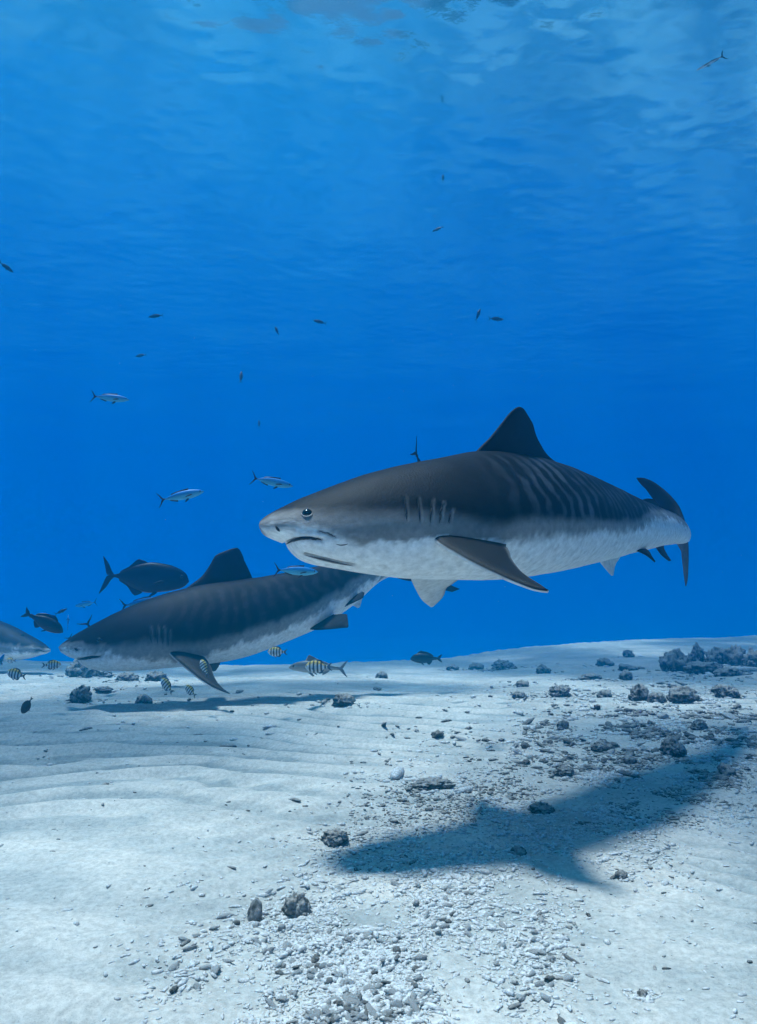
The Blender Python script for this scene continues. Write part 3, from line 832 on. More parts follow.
# ------------------------------------------------------------------ fishes
def fish_mesh(kind):
    """unit-length fish, head towards +X, snout at x = .5, up is Z; returns mesh"""
    K = dict(
        fusilier=dict(top=[(0, 0.004), (.05, .04), (.15, .075), (.35, .105), (.55, .095), (.75, .045), (.82, .022), (.86, .022)],
                      bot=[(0, -.004), (.05, -.03), (.15, -.065), (.35, -.095), (.55, -.085), (.75, -.04), (.82, -.02), (.86, -.02)],
                      wid=.42, tail=(.86, .17, .10, .93), dorsal=[(.32, .035), (.5, .03), (.72, .015)], anal=[(.58, .03), (.75, .012)], top_c=(.01, .22, .60), bot_c=(.10, .46, .66), fin_c=(.02, .03, .05), tip=(.015, .015, .02)),
        backlit_fish=dict(top=[(0, 0.004), (.05, .04), (.15, .075), (.35, .105), (.55, .095), (.75, .045), (.82, .022), (.86, .022)],
                  bot=[(0, -.004), (.05, -.03), (.15, -.065), (.35, -.095), (.55, -.085), (.75, -.04), (.82, -.02), (.86, -.02)],
                  wid=.42, tail=(.86, .17, .10, .93), dorsal=[(.32, .035), (.5, .03), (.72, .015)], anal=[(.58, .03), (.75, .012)], top_c=(.008, .02, .035), bot_c=(.02, .04, .06), fin_c=(.01, .015, .02), tip=(.01, .012, .016)),  # fusilier shape again, with backlit darkness painted into its colours
        slim=dict(top=[(0, 0.004), (.05, .022), (.15, .036), (.35, .045), (.55, .042), (.75, .028), (.82, .018), (.86, .016)],
                  bot=[(0, -.004), (.05, -.018), (.15, -.032), (.35, -.042), (.55, -.038), (.75, -.025), (.82, -.016), (.86, -.014)],
                  wid=.8, tail=(.84, .19, .10, .92), dorsal=[(.45, .015), (.55, .02), (.72, .01)], anal=[(.58, .015), (.75, .01)], top_c=(.03, .05, .09), bot_c=(.60, .66, .70), fin_c=(.01, .015, .02), tip=(.01, .012, .016)),
        jack=dict(top=[(0, 0.0), (.03, .07), (.10, .125), (.25, .175), (.42, .19), (.60, .15), (.76, .06), (.84, .02), (.88, .018)],
                  bot=[(0, -.01), (.05, -.07), (.15, -.115), (.30, -.15), (.47, -.17), (.62, -.13), (.76, -.05), (.84, -.018), (.88, -.016)],
                  wid=.36, tail=(.85, .22, .12, .95), dorsal=[(.50, .02), (.60, .065), (.66, .03), (.80, .012)], anal=[(.52, .02), (.60, .075), (.66, .03), (.80, .012)], top_c=(.007, .009, .013), bot_c=(.012, .015, .02), fin_c=(.012, .014, .02), tip=(.01, .01, .015)),
        sergeant=dict(top=[(0, 0.0), (.05, .09), (.15, .18), (.35, .235), (.55, .20), (.72, .08), (.78, .06), (.82, .06)],
                      bot=[(0, -.01), (.05, -.07), (.18, -.17), (.38, -.22), (.55, -.18), (.70, -.08), (.78, -.055), (.82, -.055)],
                      wid=.36, tail=(.80, .15, .12, .92), dorsal=[(.25, .04), (.45, .06), (.62, .08), (.72, .03)], anal=[(.48, .05), (.62, .09), (.70, .03)], top_c=(.70, .52, .10), bot_c=(.78, .80, .80), fin_c=(.10, .13, .17), tip=(.04, .05, .06), bars=(.20, .34, .48, .61, .75)),
        snapper=dict(top=[(0, -.01), (.05, .06), (.15, .13), (.30, .165), (.50, .145), (.70, .07), (.78, .045), (.84, .045)],
                     bot=[(0, -.02), (.05, -.06), (.18, -.12), (.38, -.15), (.55, -.125), (.70, -.06), (.78, -.045), (.84, -.045)],
                     wid=.40, tail=(.83, .13, .14, .96), dorsal=[(.22, .04), (.35, .08), (.50, .05), (.62, .08), (.74, .02)], anal=[(.52, .04), (.60, .09), (.70, .02)], top_c=(.008, .01, .013), bot_c=(.02, .023, .028), fin_c=(.014, .016, .022), tip=(.012, .012, .016)),
        goatfish=dict(top=[(0, -.02), (.05, .03), (.15, .075), (.30, .105), (.50, .09), (.70, .045), (.80, .03), (.86, .03)],
                      bot=[(0, -.03), (.05, -.055), (.15, -.075), (.35, -.095), (.55, -.08), (.70, -.04), (.80, -.03), (.86, -.03)],
                      wid=.48, tail=(.85, .14, .11, .94), dorsal=[(.28, .02), (.34, .10), (.42, .02), (.55, .05), (.70, .01)], anal=[(.58, .05), (.70, .01)], top_c=(.13, .15, .16), bot_c=(.42, .42, .40), fin_c=(.2, .22, .24), tip=(.15, .17, .2)),
        surgeon=dict(top=[(0, 0.0), (.04, .10), (.15, .19), (.35, .23), (.60, .19), (.76, .08), (.82, .035), (.86, .035)],
                     bot=[(0, -.01), (.05, -.08), (.18, -.18), (.38, -.22), (.60, -.18), (.75, -.08), (.82, -.035), (.86, -.035)],
                     wid=.28, tail=(.85, .10, .11, .97), dorsal=[(.15, .03), (.4, .05), (.65, .05), (.75, .02)], anal=[(.3, .03), (.55, .05), (.75, .02)], top_c=(.02, .02, .022), bot_c=(.025, .025, .027), fin_c=(.018, .018, .02), tip=(.015, .015, .02)),
    )[kind]
    NS, NR = 44, 24
    ft, fb = crv(*zip(*K['top'])), crv(*zip(*K['bot']))
    t = np.concatenate([np.linspace(0, .1, 10)[:-1] ** 1.0, np.linspace(.1, K['top'][-1][0], NS - 9)])
    top, bot = ft(t), fb(t)
    th = np.linspace(0, 2 * math.pi, NR, endpoint=False)
    V = np.zeros((NS, NR, 3)); vv = np.zeros((NS, NR))
    h = (top - bot) / 2
    wmax = h.max() * K['wid'] * 1.15
    w = np.minimum(h * (K['wid'] + .12), wmax) * (1 - 0.55 * np.clip((t - .35) / .5, 0, 1))
    for i in range(NS):
        V[i, :, 0] = .5 - t[i]
        V[i, :, 1] = w[i] * np.cos(th)
        V[i, :, 2] = (top[i] + bot[i]) / 2 + h[i] * np.sin(th)
        vv[i] = np.sin(th)
    verts = [V.reshape(-1, 3)]
    faces = [tuple(q) for q in grid_faces(NS, NR, True)] + [tuple(range(NR))[::-1], tuple(range((NS - 1) * NR, NS * NR))]
    tc, bc = np.array(K['top_c']), np.array(K['bot_c'])
    k = sstep(.45, -.15, vv.ravel())[:, None]
    c = tc * (1 - k) + bc * k
    xx_ = np.repeat(t, NR)
    if 'bars' in K:
        yl = sstep(0.2, 0.8, vv.ravel())
        c = bc * (1 - yl[:, None]) + tc * yl[:, None]
        for b_ in K['bars']:
            m_ = np.exp(-((xx_ - b_) / .032) ** 4)[:, None]
            c = c * (1 - m_) + np.array([.012, .014, .02]) * m_
    cols = [c]
    nv = NS * NR
    def plate(Lp, Tp, th_, col, tip=None):
        nonlocal nv
        L = [Vector((.5 - a, y_, z_)) for a, y_, z_ in Lp]; T = [Vector((.5 - a, y_, z_)) for a, y_, z_ in Tp]
        v, f, side, cc, ss = foil(L, T, th_, nc=6, ns=9)
        verts.append(v)
        faces.extend(tuple(i + nv for i in q) for q in f)
        nv += len(v)
        cl = np.tile(np.array(col), (len(v), 1))
        if tip is not None:
            q = sstep(.3, .9, ss)[:, None]
            cl = cl * (1 - q) + np.array(tip) * q
        cols.append(cl)
    x0_, spread, root_in, notch = K['tail']
    for sgn in (1, -1):
        plate([(x0_ - .03, 0, 0), (x0_ + .02, 0, sgn * .03), (x0_ + .08, 0, sgn * spread * .62), (1.0, 0, sgn * spread)],
              [(x0_ + .01, 0, -sgn * .012), (notch - .02, 0, 0), (notch + .02, 0, sgn * spread * .45), (1.004, 0, sgn * spread * .96)], .014, K['fin_c'], K['tip'])
    def ridge(prof, f_, sgn):
        xs_ = [p[0] for p in prof]
        n_ = 3
        base0, base1 = xs_[0] - .03, xs_[-1]
        # rows from root to edge: leading edge follows the profile's rise, trailing its fall
        pk = max(prof, key=lambda p: p[1])
        z0 = lambda x_: float(f_(x_))
        L = [(base0 + .02, 0, z0(base0 + .02) * .8), (xs_[0], 0, z0(xs_[0]) + sgn * .004), ((xs_[0] + pk[0]) / 2, 0, z0((xs_[0] + pk[0]) / 2) + sgn * pk[1] * .62), (pk[0], 0, z0(pk[0]) + sgn * pk[1])]
        T = [(base1, 0, z0(base1) * .7), (base1, 0, z0(base1) + sgn * .004), ((base1 + pk[0]) / 2, 0, z0((base1 + pk[0]) / 2) + sgn * max(prof[-2][1] * .8, .01)), (pk[0] + .03, 0, z0(pk[0] + .03) + sgn * pk[1] * .9)]
        plate(L, T, .012, K['fin_c'], K['tip'])
    ridge(K['dorsal'], ft, 1)
    ridge(K['anal'], fb, -1)
    hm = h.max()
    for sgn in (1, -1):                        # pectoral and pelvic fins
        yw = float(np.interp(.27, t, w))
        zc = float((ft(.27) + fb(.27)) / 2)
        plate([(.25, sgn * yw * .7, zc - hm * .1), (.29, sgn * (yw + .02), zc - hm * .15), (.40, sgn * (yw + .055), zc - hm * .45)],
              [(.27, sgn * yw * .7, zc - hm * .3), (.31, sgn * (yw + .01), zc - hm * .42), (.395, sgn * (yw + .05), zc - hm * .62)], .01, K['fin_c'])
        zb = float(fb(.36))
        plate([(.33, sgn * .015, zb * .8), (.37, sgn * .025, zb - .02), (.43, sgn * .03, zb - .055)],
              [(.38, sgn * .015, zb * .8), (.41, sgn * .025, zb - .015), (.44, sgn * .03, zb - .05)], .008, K['fin_c'])
    me = new_mesh(kind + '_body', np.concatenate(verts), faces)
    set_col(me, np.concatenate(cols))
    # a ball for each eye
    er = min(.022, hm * .16)
    ex = .085
    ey = float(np.interp(ex, t, w)); ez = float((ft(ex) + fb(ex)) / 2 + (ft(ex) - fb(ex)) * .14)
    eyes = []
    for sgn in (1, -1):
        v, f = ball((.5 - ex, sgn * (ey * .93), ez), er, 8, (1, .5, 1))
        eyes.append(new_mesh(kind + '_eye', v, f))
    return me, eyes

FISH = {}
def fish(kind, name, label, cat, px, py, d, len_px, ang, yaw=0, group=None, roll=0, parts=True):
    if kind not in FISH:
        FISH[kind] = fish_mesh(kind)
    me, eyes = FISH[kind]
    L = len_px / F * d / max(0.3, math.cos(math.radians(yaw)))
    a, yw = math.radians(ang), math.radians(yaw)
    hx = Vector((math.cos(a) * math.cos(yw), math.sin(yw), math.sin(a) * math.cos(yw)))
    upv = Vector((0, 0, 1)) if abs(hx.z) < 0.9 else Vector((1, 0.2, 0))
    yv = upv.cross(hx).normalized()
    zv = hx.cross(yv).normalized()
    from mathutils import Matrix
    R = Matrix((hx, yv, zv)).transposed() @ Matrix.Rotation(math.radians(roll), 3, 'X')
    M = R.to_4x4() @ Matrix.Scale(L, 4)
    M.translation = P(px, py, d)
    if parts:
        root = bpy.data.objects.new(name, None)
        scene.collection.objects.link(root)
        link('body', me, mat_fish, root)
        for e in eyes:
            link('eye', e, mat_pupil, root)
    else:
        root = link(name, me, mat_fish)
    root.matrix_world = M
    tag(root, label, cat, group)
    return root

G = 'slender fusiliers in the open water'
fish('fusilier', 'fusilier', 'slim silver blue fish with dark forked tail, highest of the near ones at left', 'fish', 110, 398, 4.6, 38, -4, 8, G)
fish('fusilier', 'fusilier', 'slim silver fish with dark forked tail, nose up, left of the big shark', 'fish', 181, 496, 4.3, 46, 13, 8, G)
fish('fusilier', 'fusilier', 'pale silver fish with dark forked tail just above the big shark\'s snout', 'fish', 272, 482, 4.4, 43, -11, 6, G)
fish('fusilier', 'fusilier', 'bright blue backed fish just below the big shark\'s chin', 'fish', 296, 571, 4.0, 44, -3, 5, G)
fish('slim', 'slender_fish', 'thin pale fish near the surface at the upper right, tail raised', 'fish', 711, 62.5, 5.5, 33, 205, 10, G)
fish('backlit_fish', 'backlit_fish', 'small dark fish cut by the left edge in the upper water', 'fish', 6, 267, 7.5, 18, -36, 10, G)
fish('backlit_fish', 'backlit_fish', 'small dark fish heading left, above two fainter ones in the upper left water', 'fish', 156, 316, 10, 17, 183, 10, G)
fish('backlit_fish', 'backlit_fish', 'small dark fish nose up, right of the short upright fish in mid water', 'fish', 320, 322, 10, 15, 160, 15, G)
fish('backlit_fish', 'backlit_fish', 'short upright fish in mid water over the big shark\'s snout', 'fish', 277, 331, 10, 13, 115, 30, G)
fish('backlit_fish', 'backlit_fish', 'faint level fish just above the highest of the silver fish at left', 'fish', 141, 355.5, 13, 13, 182, 20, G)
fish('backlit_fish', 'backlit_fish', 'faint upright fish right of the highest silver fish', 'fish', 241, 377, 12, 14, 92, 20, G)
fish('backlit_fish', 'backlit_fish', 'faintest tiny upright fish, above the silver pair left of the big shark', 'fish', 259, 424, 16, 9, 95, 20, G, parts=False)
fish('backlit_fish', 'backlit_fish', 'slanting dark fish above the big shark\'s dorsal fin, left one of a pair', 'fish', 478, 315, 9.5, 17, 68, 20, G)
fish('backlit_fish', 'backlit_fish', 'level dark fish above the big shark\'s dorsal fin, right one of a pair', 'fish', 496, 319, 9.5, 17, 4, 20, G)
fish('backlit_fish', 'backlit_fish', 'small dark fish up near the rippled surface right of centre', 'fish', 438, 229, 11, 12, 190, 30, G, parts=False)
fish('backlit_fish', 'backlit_fish', 'tiny upright fish close under the rippled surface, highest near the centre', 'fish', 443, 178, 14, 11, 85, 20, G, parts=False)
fish('fusilier', 'fusilier', 'blue fish half hidden behind the second shark, under the dark jack', 'fish', 143, 603, 8.6, 44, 8, 10, G)
fish('fusilier', 'fusilier', 'faint pale blue fish in the haze left of the dark jack', 'fish', 86, 604, 14, 24, 190, 10, G)
fish('fusilier', 'fusilier', 'pale small fish hanging between the dark snapper and the second shark', 'fish', 68, 622, 8.5, 15, 105, 30, G)
fish('backlit_fish', 'backlit_fish', 'small dark fish right above the pale hanging fish at left', 'fish', 61, 611.5, 9.5, 11, 30, 30, G)
fish('backlit_fish', 'backlit_fish', 'fish diving behind the second shark\'s forehead, only its dark tail showing', 'fish', 98, 640, 8.3, 48, -58, 10, G)
fish('backlit_fish', 'backlit_fish', 'fish behind the tip of the second shark\'s snout, small dark tail showing', 'fish', 75, 647, 8.0, 26, -60, 10, G)
fish('fusilier', 'fusilier', 'blue fish cut off by the left edge just above the sand', 'fish', -2, 665, 6.5, 22, 70, 20, G)
fish('jack', 'jackfish', 'big dark deep bodied jack with a crescent tail above the second shark', 'fish', 145.5, 578, 9.4, 84, -4, 8)
fish('backlit_fish', 'backlit_fish', 'fish behind the big shark, only an upright dark tail showing over its back', 'fish', 424.5, 479, 5.2, 62, -66, 45)
fish('snapper', 'snapper', 'dark bulky fish with a broad tail above the third shark\'s snout', 'fish', 43.5, 622, 8.6, 42, -28, 10)
fish('snapper', 'snapper', 'dark bluish fish low over the far edge of the sand, centre right', 'fish', 426, 658.5, 10.5, 31, 181, 8)
fish('goatfish', 'goatfish', 'grey slender fish low over the sand behind a striped one, below the big shark', 'fish', 318, 667.5, 6.9, 58, 178, 6)
fish('surgeon', 'surgeonfish', 'small dark oval fish close above the sand at the far left', 'fish', 27, 705.5, 4.6, 19, 235, 10)
G = 'striped sergeant majors near the sand'
fish('sergeant', 'sergeant_major', 'yellow backed striped fish below the second shark\'s tail, alone above the sand edge', 'fish', 277.5, 652, 6.4, 20, 180, 12, G)
fish('sergeant', 'sergeant_major', 'largest striped fish, in front of the grey goatfish', 'fish', 318.5, 667, 6.3, 27, 182, 10, G)
fish('sergeant', 'sergeant_major', 'striped fish in front of the second shark\'s lowered pectoral fin', 'fish', 204.5, 668, 6.4, 18, 120, 15, G)
fish('sergeant', 'sergeant_major', 'yellow striped fish below the second shark\'s throat, over its shadow', 'fish', 167, 686, 5.8, 19, 135, 15, G)
fish('sergeant', 'sergeant_major', 'striped fish just right of the yellow one, beside the pectoral fin tip', 'fish', 190.5, 691, 5.6, 16, 140, 18, G)
fish('sergeant', 'sergeant_major', 'striped fish nose to the rocks in front of the second shark\'s snout', 'fish', 51.5, 665, 6.6, 18, 0, 12, G)
fish('sergeant', 'sergeant_major', 'striped fish low over the sand at the left, tail to the right', 'fish', 16.5, 674.5, 6.0, 22, 170, 12, G)
fish('sergeant', 'sergeant_major', 'tiny distant striped fish under the third shark\'s chin', 'fish', 11, 660.5, 9.0, 11, 180, 12, G)

# ------------------------------------------------------------------ rocks and rubble
import random
RNG = random.Random(7)
nrng = np.random.RandomState(7)
import bmesh
def ico(sub):
    bm = bmesh.new()
    bmesh.ops.create_icosphere(bm, subdivisions=sub, radius=1)
    v = np.array([x.co[:] for x in bm.verts]); f = np.array([[q.index for q in p.verts] for p in bm.faces])
    bm.free()
    return v, f
ICO = {s_: ico(s_) for s_ in (1, 2, 3, 4, 5)}
def lumpy(sub, seed, rough=0.35, lump=1.6, fine_=0.12):
    v, f = ICO[sub]
    v0_ = v
    ax = np.array([math.sin(seed * 1.7), math.cos(seed * 2.3), math.sin(seed * 0.9 + 1)]); ax /= np.linalg.norm(ax)
    th_ = 0.7 + seed * 1.13
    v = v * math.cos(th_) + np.cross(ax, v) * math.sin(th_) + np.outer(v @ ax, ax) * (1 - math.cos(th_)) + 31.37 / lump
    n = fbm(v[:, 0] * lump + seed * 3.17, v[:, 1] * lump, v[:, 2] * lump, seed, 3)
    kn = np.abs(fbm(v[:, 0] * lump * 2.6, v[:, 1] * lump * 2.6 + seed, v[:, 2] * lump * 2.6, seed + 5, 3))
    fn = noise(v[:, 0] * 9, v[:, 1] * 9, v[:, 2] * 9 + seed, seed + 7)
    r = 1 + rough * n * 1.5 + 0.5 * kn + fine_ * fn
    return v0_ * r[:, None], f

ROCKS = []
def rock(name, label, px, py, w, h, sub=4, seed=0, mat=None, lump=1.6, depth=1.0, group=None, sink=0.27):
    """rock whose foot is seen at about (px, py + h/2)"""
    g = gpt(px, py + h * 0.32)
    if g is None: return
    d = g.y
    wm, hm = w / F * d, h / F * d
    rr_ = random.Random(seed)
    VV_, FF_, o_ = [], [], 0
    for q in range(5):
        v, f = lumpy(4 if w > 20 else 3, seed + q * 13, rough=0.33, lump=lump, fine_=0.09)
        k_ = rr_.uniform(0.45, 0.85) if q else 1.0
        v = v * k_ * np.array([1, 1, rr_.uniform(0.7, 1.0)]) + np.array([rr_.uniform(-.9, .9), rr_.uniform(-.8, .8), -(1 - k_) * 0.9]) * (q > 0)
        VV_.append(v); FF_.append(f + o_); o_ += len(v)
    v, f = np.concatenate(VV_), np.concatenate(FF_)
    v = v / np.array([np.ptp(v[:, 0]), np.ptp(v[:, 1]), np.ptp(v[:, 2])])
    v = v * np.array([wm * 0.95, wm * depth * 0.75, hm * 1.15])
    ROCKS.append((g.x, g.y, wm))
    v[:, 2] += 0.04 * hm * noise(v[:, 0] / wm * 7, v[:, 1] / wm * 7, seed)
    me = new_mesh(name, v, f)
    o = link(name, me, mat or mat_rock)
    o.location = (g.x, g.y, g.z + hm * (0.5 - sink))
    tag(o, label, 'rock', group)
    return o

R_ = [
 (675, 663, 33, 29, 'large round dark boulder at the left end of the rock pile on the right'),
 (697.5, 656, 21, 26, 'tall upright pale topped rock standing behind the large round boulder'),
 (716, 658, 27, 23, 'knobbly rock in the middle of the right hand rock pile'),
 (736, 657, 34, 26, 'broad knobbly coral boulder at the right of the rock pile'),
 (756, 659, 26, 23, 'knobbly boulder cut by the right edge of the picture'),
 (706, 668, 44, 16, 'low flat dark rock at the foot of the right hand rock pile'),
 (728, 672, 36, 12, 'low crumbled rock along the foot of the pile, near the right edge'),
 (639, 693, 22, 19, 'leftmost rock of the row in front of the rock pile'),
 (658, 698, 20, 13, 'small dark rock second in the row in front of the rock pile'),
 (683, 695, 36, 18, 'widest pitted rock in the row in front of the rock pile'),
 (724, 691, 28, 16, 'flat topped rock right of the widest pitted one'),
 (626, 676, 17, 14, 'rounded pale rock standing alone left of the big boulder'),
 (626, 668, 20, 9, 'dark rock directly behind the rounded pale one'),
 (604, 662.5, 18, 9, 'dark bluish rock on the far sand edge, left of the boulder pile'),
 (628, 654, 13, 9, 'farthest hazy dark lump on the horizon left of the boulder pile'),
 (591, 677, 27, 9, 'long low row of rubble rock on the far sand, centre right'),
 (543, 669, 17, 11, 'single dark rock on the far sand right of the hazy ones'),
 (503, 665, 28, 12, 'widest of the hazy dark rocks along the far sand edge'),
 (476, 666.5, 17, 9, 'middle hazy rock of the three on the far sand edge'),
 (453, 667.5, 14, 8, 'leftmost hazy rock on the far sand edge, right of the dark fish'),
 (560, 691, 25, 14, 'angular pale grey rock on open sand, centre right'),
 (519, 695.5, 16, 10, 'small dark rock left of the angular pale grey one'),
 (522, 684, 15, 8, 'small pale rock just behind the small dark rock'),
 (605, 694, 17, 9, 'low dark rock right of the angular pale grey one'),
 (562.5, 725, 13, 9, 'lone small rock in front of the angular pale grey rock'),
 (699.5, 725, 22, 12, 'dark rock at the tail end of the big shark\'s shadow'),
 (671, 748, 28, 22, 'brown crumbly rock in the narrow part of the big shark\'s shadow'),
 (602, 746, 25, 11, 'flat rubble rock left of the brown crumbly one'),
 (629, 760, 18, 9, 'small dark rock between the flat rubble rock and the brown crumbly one'),
 (565, 771, 26, 12, 'rubble rock at the upper edge of the shadow, centre right'),
 (725, 770, 20, 13, 'small brown rock at the right, below the shadow'),
 (431, 783, 50, 10, 'long low broken rock at the top edge of the wide shadow'),
 (335, 836, 30, 15, 'dark rock at the left tip of the wide shadow'),
 (343, 700, 26, 13, 'pale flat slab rock on open sand, left of centre'),
 (382, 675, 13, 9, 'small triangular rock on the far sand, left of centre'),
 (81.5, 694, 22, 20, 'knobbly topped rounded rock on the sand under the second shark\'s head'),
 (144, 699, 20, 13, 'flat pale rock in the second shark\'s shadow'),
 (128, 677, 26, 12, 'left one of two dark rocks right under the second shark\'s belly'),
 (156, 677, 26, 12, 'right one of two dark rocks right under the second shark\'s belly'),
 (78, 670, 32, 22, 'pale crumbly rock below the second shark\'s snout'),
 (100, 673, 30, 11, 'dark flat rock just right of the pale crumbly one'),
 (103, 689, 22, 5, 'thin flat slab on the sand between two rocks under the second shark'),
 (255.5, 912, 16, 25, 'small upright dark stone on clean sand, lower left of centre'),
 (296, 906, 30, 26, 'rounded pitted stone at the top left of the foreground rubble'),
 (540, 808, 30, 14, 'dark pitted rock at the lower right edge of the wide shadow'),
 (517, 851, 18, 9, 'small dark rock in the lower part of the wide shadow'),
 (622, 875, 13, 10, 'small dark stone on open sand right of the rubble'),
 (643, 994, 12, 9, 'small grey stone near the bottom, lower right'),
]
for i, (a, b_, w_, h_, lab) in enumerate(R_):
    near_ = b_ > 700
    rock('rock', lab, a, b_, w_, h_, 4 if w_ > 16 else 3, 300 + i * 7, mat_rock, lump=1.5 + 0.9 * (i % 3), depth=1.0)

# rubble: sampled where it lies in the place
clusters = [(350, 965, 75, 38, 900), (290, 985, 55, 26, 420), (420, 905, 70, 28, 620), (370, 1010, 70, 16, 420), (480, 850, 70, 26, 420), (430, 800, 50, 20, 260), (350, 845, 30, 10, 70),
            (545, 800, 55, 32, 620), (620, 805, 45, 30, 760), (545, 930, 18, 40, 170), (490, 975, 16, 25, 70), (690, 780, 45, 28, 900), (715, 735, 35, 32, 800), (640, 725, 55, 18, 650), (700, 690, 50, 9, 160),
            (600, 690, 75, 14, 200), (560, 745, 60, 16, 120), (120, 680, 60, 9, 60), (500, 760, 90, 40, 90), (400, 720, 300, 30, 120), (250, 840, 160, 90, 70), (650, 930, 90, 60, 45)]
pts = []
for (a, b_, sa, sb, n_) in clusters:
    n_ = int(n_ * 1.7); q = nrng.randn(n_, 2) * [sa, sb] + [a, b_]
    pts += [(x_, y_) for x_, y_ in q]
pts = np.array(pts)
pts = pts[(pts[:, 1] > 664) & (pts[:, 1] < 1100) & (pts[:, 0] > -80) & (pts[:, 0] < 840)]
# pixel -> sand, all at once (flat first, then two corrections for the relief)
zx = np.zeros(len(pts))
for _ in range(6):
    u = (pts[:, 0] - W_PX / 2) / F; vq = -(pts[:, 1] - H_PX / 2) / F
    dy = cp - vq * sp; dz = sp + vq * cp
    kk = (zx - CAM_H) / np.minimum(dz, -0.02)
    gx, gy = u * kk, dy * kk
    zx = 0.5 * zx + 0.5 * ground_z(gx, gy)
zx = ground_z(gx, gy)
clump = fbm(gx * 4.5, gy * 4.5, 0, 77, 3)
keep = (clump > -0.12 + 0.25 * (nrng.rand(len(gx)) - 0.5)) & (gy < 11.5)
gx, gy, zx = gx[keep], gy[keep], zx[keep]
size = np.exp(nrng.randn(len(gx)) * 0.45) * 0.0056
size = np.minimum(size, 0.0135)
far_ = sstep(3.3, 6.0, gy)
size = size * (1 + 1.3 * far_ + 1.2 * far_ * (nrng.rand(len(gx)) < 0.12))
show = size / gy
order = np.argsort(-show)
NI = 300
big_i, small_i = order[:NI], order[NI:]
variants = []
for k in range(10):
    v, f = ICO[2] if k % 2 else ICO[3]
    rs = np.random.RandomState(900 + k)
    v = v * (1 + 0.20 * rs.uniform(-1, 1, (len(v), 1)) * (1 if k % 2 else 0.6)) + 0.05 * rs.randn(*v.shape)
    if k % 2 == 0:
        v = v * (1 + 0.45 * noise(v[:, 0] * 1.9 + 40.3 * k, v[:, 1] * 1.9, v[:, 2] * 1.9, k))[:, None]
    v = v * [(1, .8, .6), (1.7, .5, .45), (1.1, .9, .5), (1.0, .7, .8), (1.5, .7, .5)][k % 5]
    variants.append(new_mesh('rubble_piece', v, f, smooth=False))
dark_variants = []
for q in variants:
    q.materials.append(mat_rubble)
    dq = q.copy(); dq.materials.clear(); dq.materials.append(mat_rock); dark_variants.append(dq)
lab_r = 'small pale broken piece of coral rubble lying loose on the sand among others'
for i in big_i:
    dk_ = RNG.random() < (0.75 if gy[i] > 3.4 else 0.12)
    o = link('rubble_stone', (dark_variants if dk_ else variants)[RNG.randrange(10)])
    s_ = float(size[i])
    o.location = (float(gx[i]), float(gy[i]), float(zx[i]) + s_ * 0.25)
    o.rotation_euler = (RNG.uniform(-.5, .5), RNG.uniform(-.5, .5), RNG.uniform(0, 6.28))
    o.scale = (s_ * RNG.uniform(.8, 1.5), s_ * RNG.uniform(.7, 1.1), s_ * RNG.uniform(.7, 1.2))
    if dk_:
        tag(o, 'small dark brownish broken piece of coral rubble half sunk in the sand', 'stone', 'dark bits of coral rubble on the sand')
    else:
        tag(o, lab_r, 'stone', 'coral rubble scattered over the sand')
    o['kind'] = 'thing'
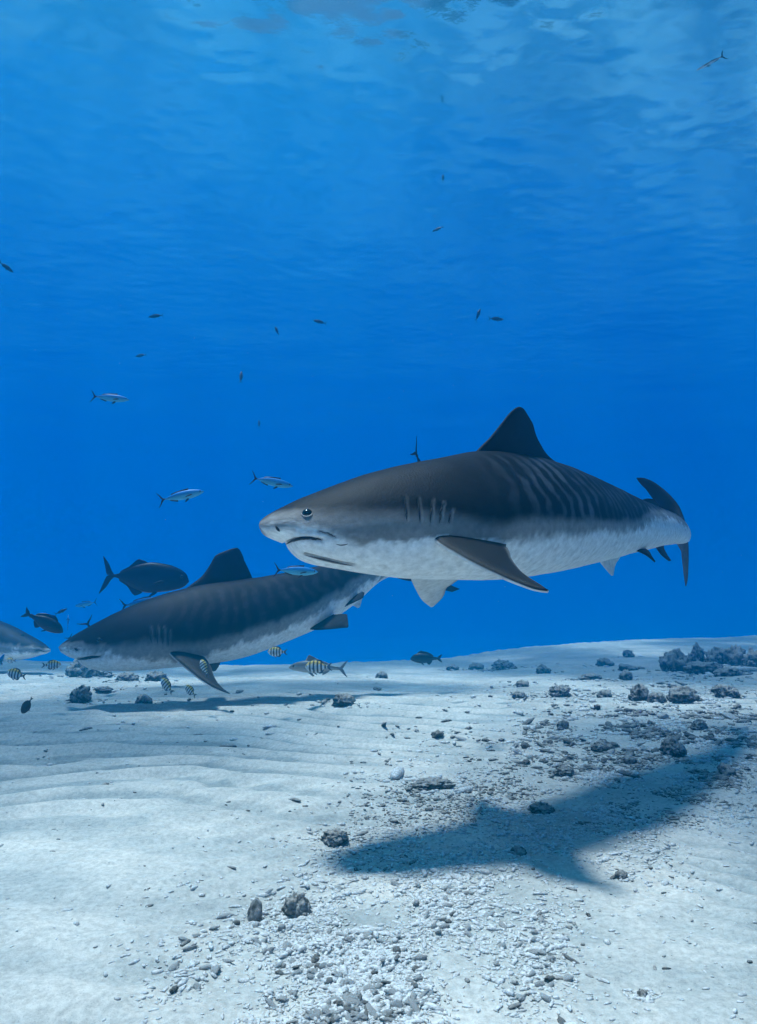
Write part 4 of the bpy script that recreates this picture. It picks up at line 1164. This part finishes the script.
# crumbs
base = []
for k in range(8):
    rs = np.random.RandomState(950 + k)
    base.append((ICO[1][0] * (1 + 0.32 * rs.uniform(-1, 1, (12, 1))) * np.array([1 + 0.6 * (k % 3), 1, 0.8]), ICO[1][1]))
ex_n = 26000
ci = nrng.randint(0, len(gx), ex_n)
ex = gx[ci] + nrng.randn(ex_n) * 0.05; ey = gy[ci] + nrng.randn(ex_n) * 0.07
es = np.exp(nrng.randn(ex_n) * 0.5) * 0.0034
sx = nrng.uniform(-7, 9, 1800); sy = nrng.uniform(2.0, 11, 1800)
kx = [gx[small_i], ex, sx]; ky = [gy[small_i], ey, sy]; ks = [size[small_i], es, np.exp(nrng.randn(1800) * 0.5) * 0.004]
for (rx, ry, rw) in ROCKS:                      # broken bits gathered round each rock
    n_ = 70 if ry < 10 else 45
    a_ = nrng.rand(n_) * 6.283; q_ = rw * (0.42 + np.abs(nrng.randn(n_)) * 0.35)
    kx.append(rx + np.cos(a_) * q_ * 1.3); ky.append(ry + np.sin(a_) * q_); ks.append(np.exp(nrng.randn(n_) * 0.5) * np.clip(rw * 0.035, 0.003, 0.025))
cx_, cy_, cs_ = np.concatenate(kx), np.concatenate(ky), np.concatenate(ks)
cz_ = ground_z(cx_, cy_)
ang = nrng.rand(len(cx_)) * 6.28
dark_p = np.where(cy_ > 3.4, 0.60, 0.10) * sstep(-0.3, 0.3, fbm(cx_ * 3, cy_ * 3, 0, 83, 2)) * 1.4
is_dark = nrng.rand(len(cx_)) < dark_p
for name, sel, mt, lab in (('coral_crumbs', ~is_dark, mat_rubble, 'fine pale crumbs of broken coral strewn over the sand'), ('coral_debris', is_dark, mat_rock, 'fine dark crumbs of coral debris strewn over the sand')):
    VV, FF, off = [], [], 0
    for i in np.nonzero(sel)[0]:
        v, f = base[i % 8]
        ca, sa = math.cos(ang[i]), math.sin(ang[i])
        q = v * cs_[i] * np.array([1.2, 0.85, 0.7])
        q = np.stack([q[:, 0] * ca - q[:, 1] * sa + cx_[i], q[:, 0] * sa + q[:, 1] * ca + cy_[i], q[:, 2] + cz_[i] + cs_[i] * 0.2], 1)
        VV.append(q); FF.append(f + off); off += len(v)
    me = new_mesh(name, np.concatenate(VV), np.concatenate(FF), smooth=False)
    tag(link(name, me, mt), lab, 'rubble', kind='stuff')

# specks drifting in the water
mat_speck = plain_mat('plankton', (0.8, 0.8, 0.8), 0.6)
VV, FF, off = [], [], 0
v0, f0 = ICO[1]
for i in range(420):
    px_, py_ = nrng.uniform(-60, 820), abs(nrng.randn()) * 260 - 20
    d_ = nrng.uniform(2.5, 7)
    c_ = np.array(P(px_, py_, d_))
    if c_[2] > SURF - 1 or c_[2] < 0.2: continue
    VV.append(v0 * (0.0007 + 0.0006 * nrng.rand()) * d_ / 3 + c_); FF.append(f0 + off); off += len(v0)
me = new_mesh('plankton', np.concatenate(VV), np.concatenate(FF))
tag(link('plankton', me, mat_speck), 'tiny pale specks drifting in the water', 'plankton', kind='stuff')
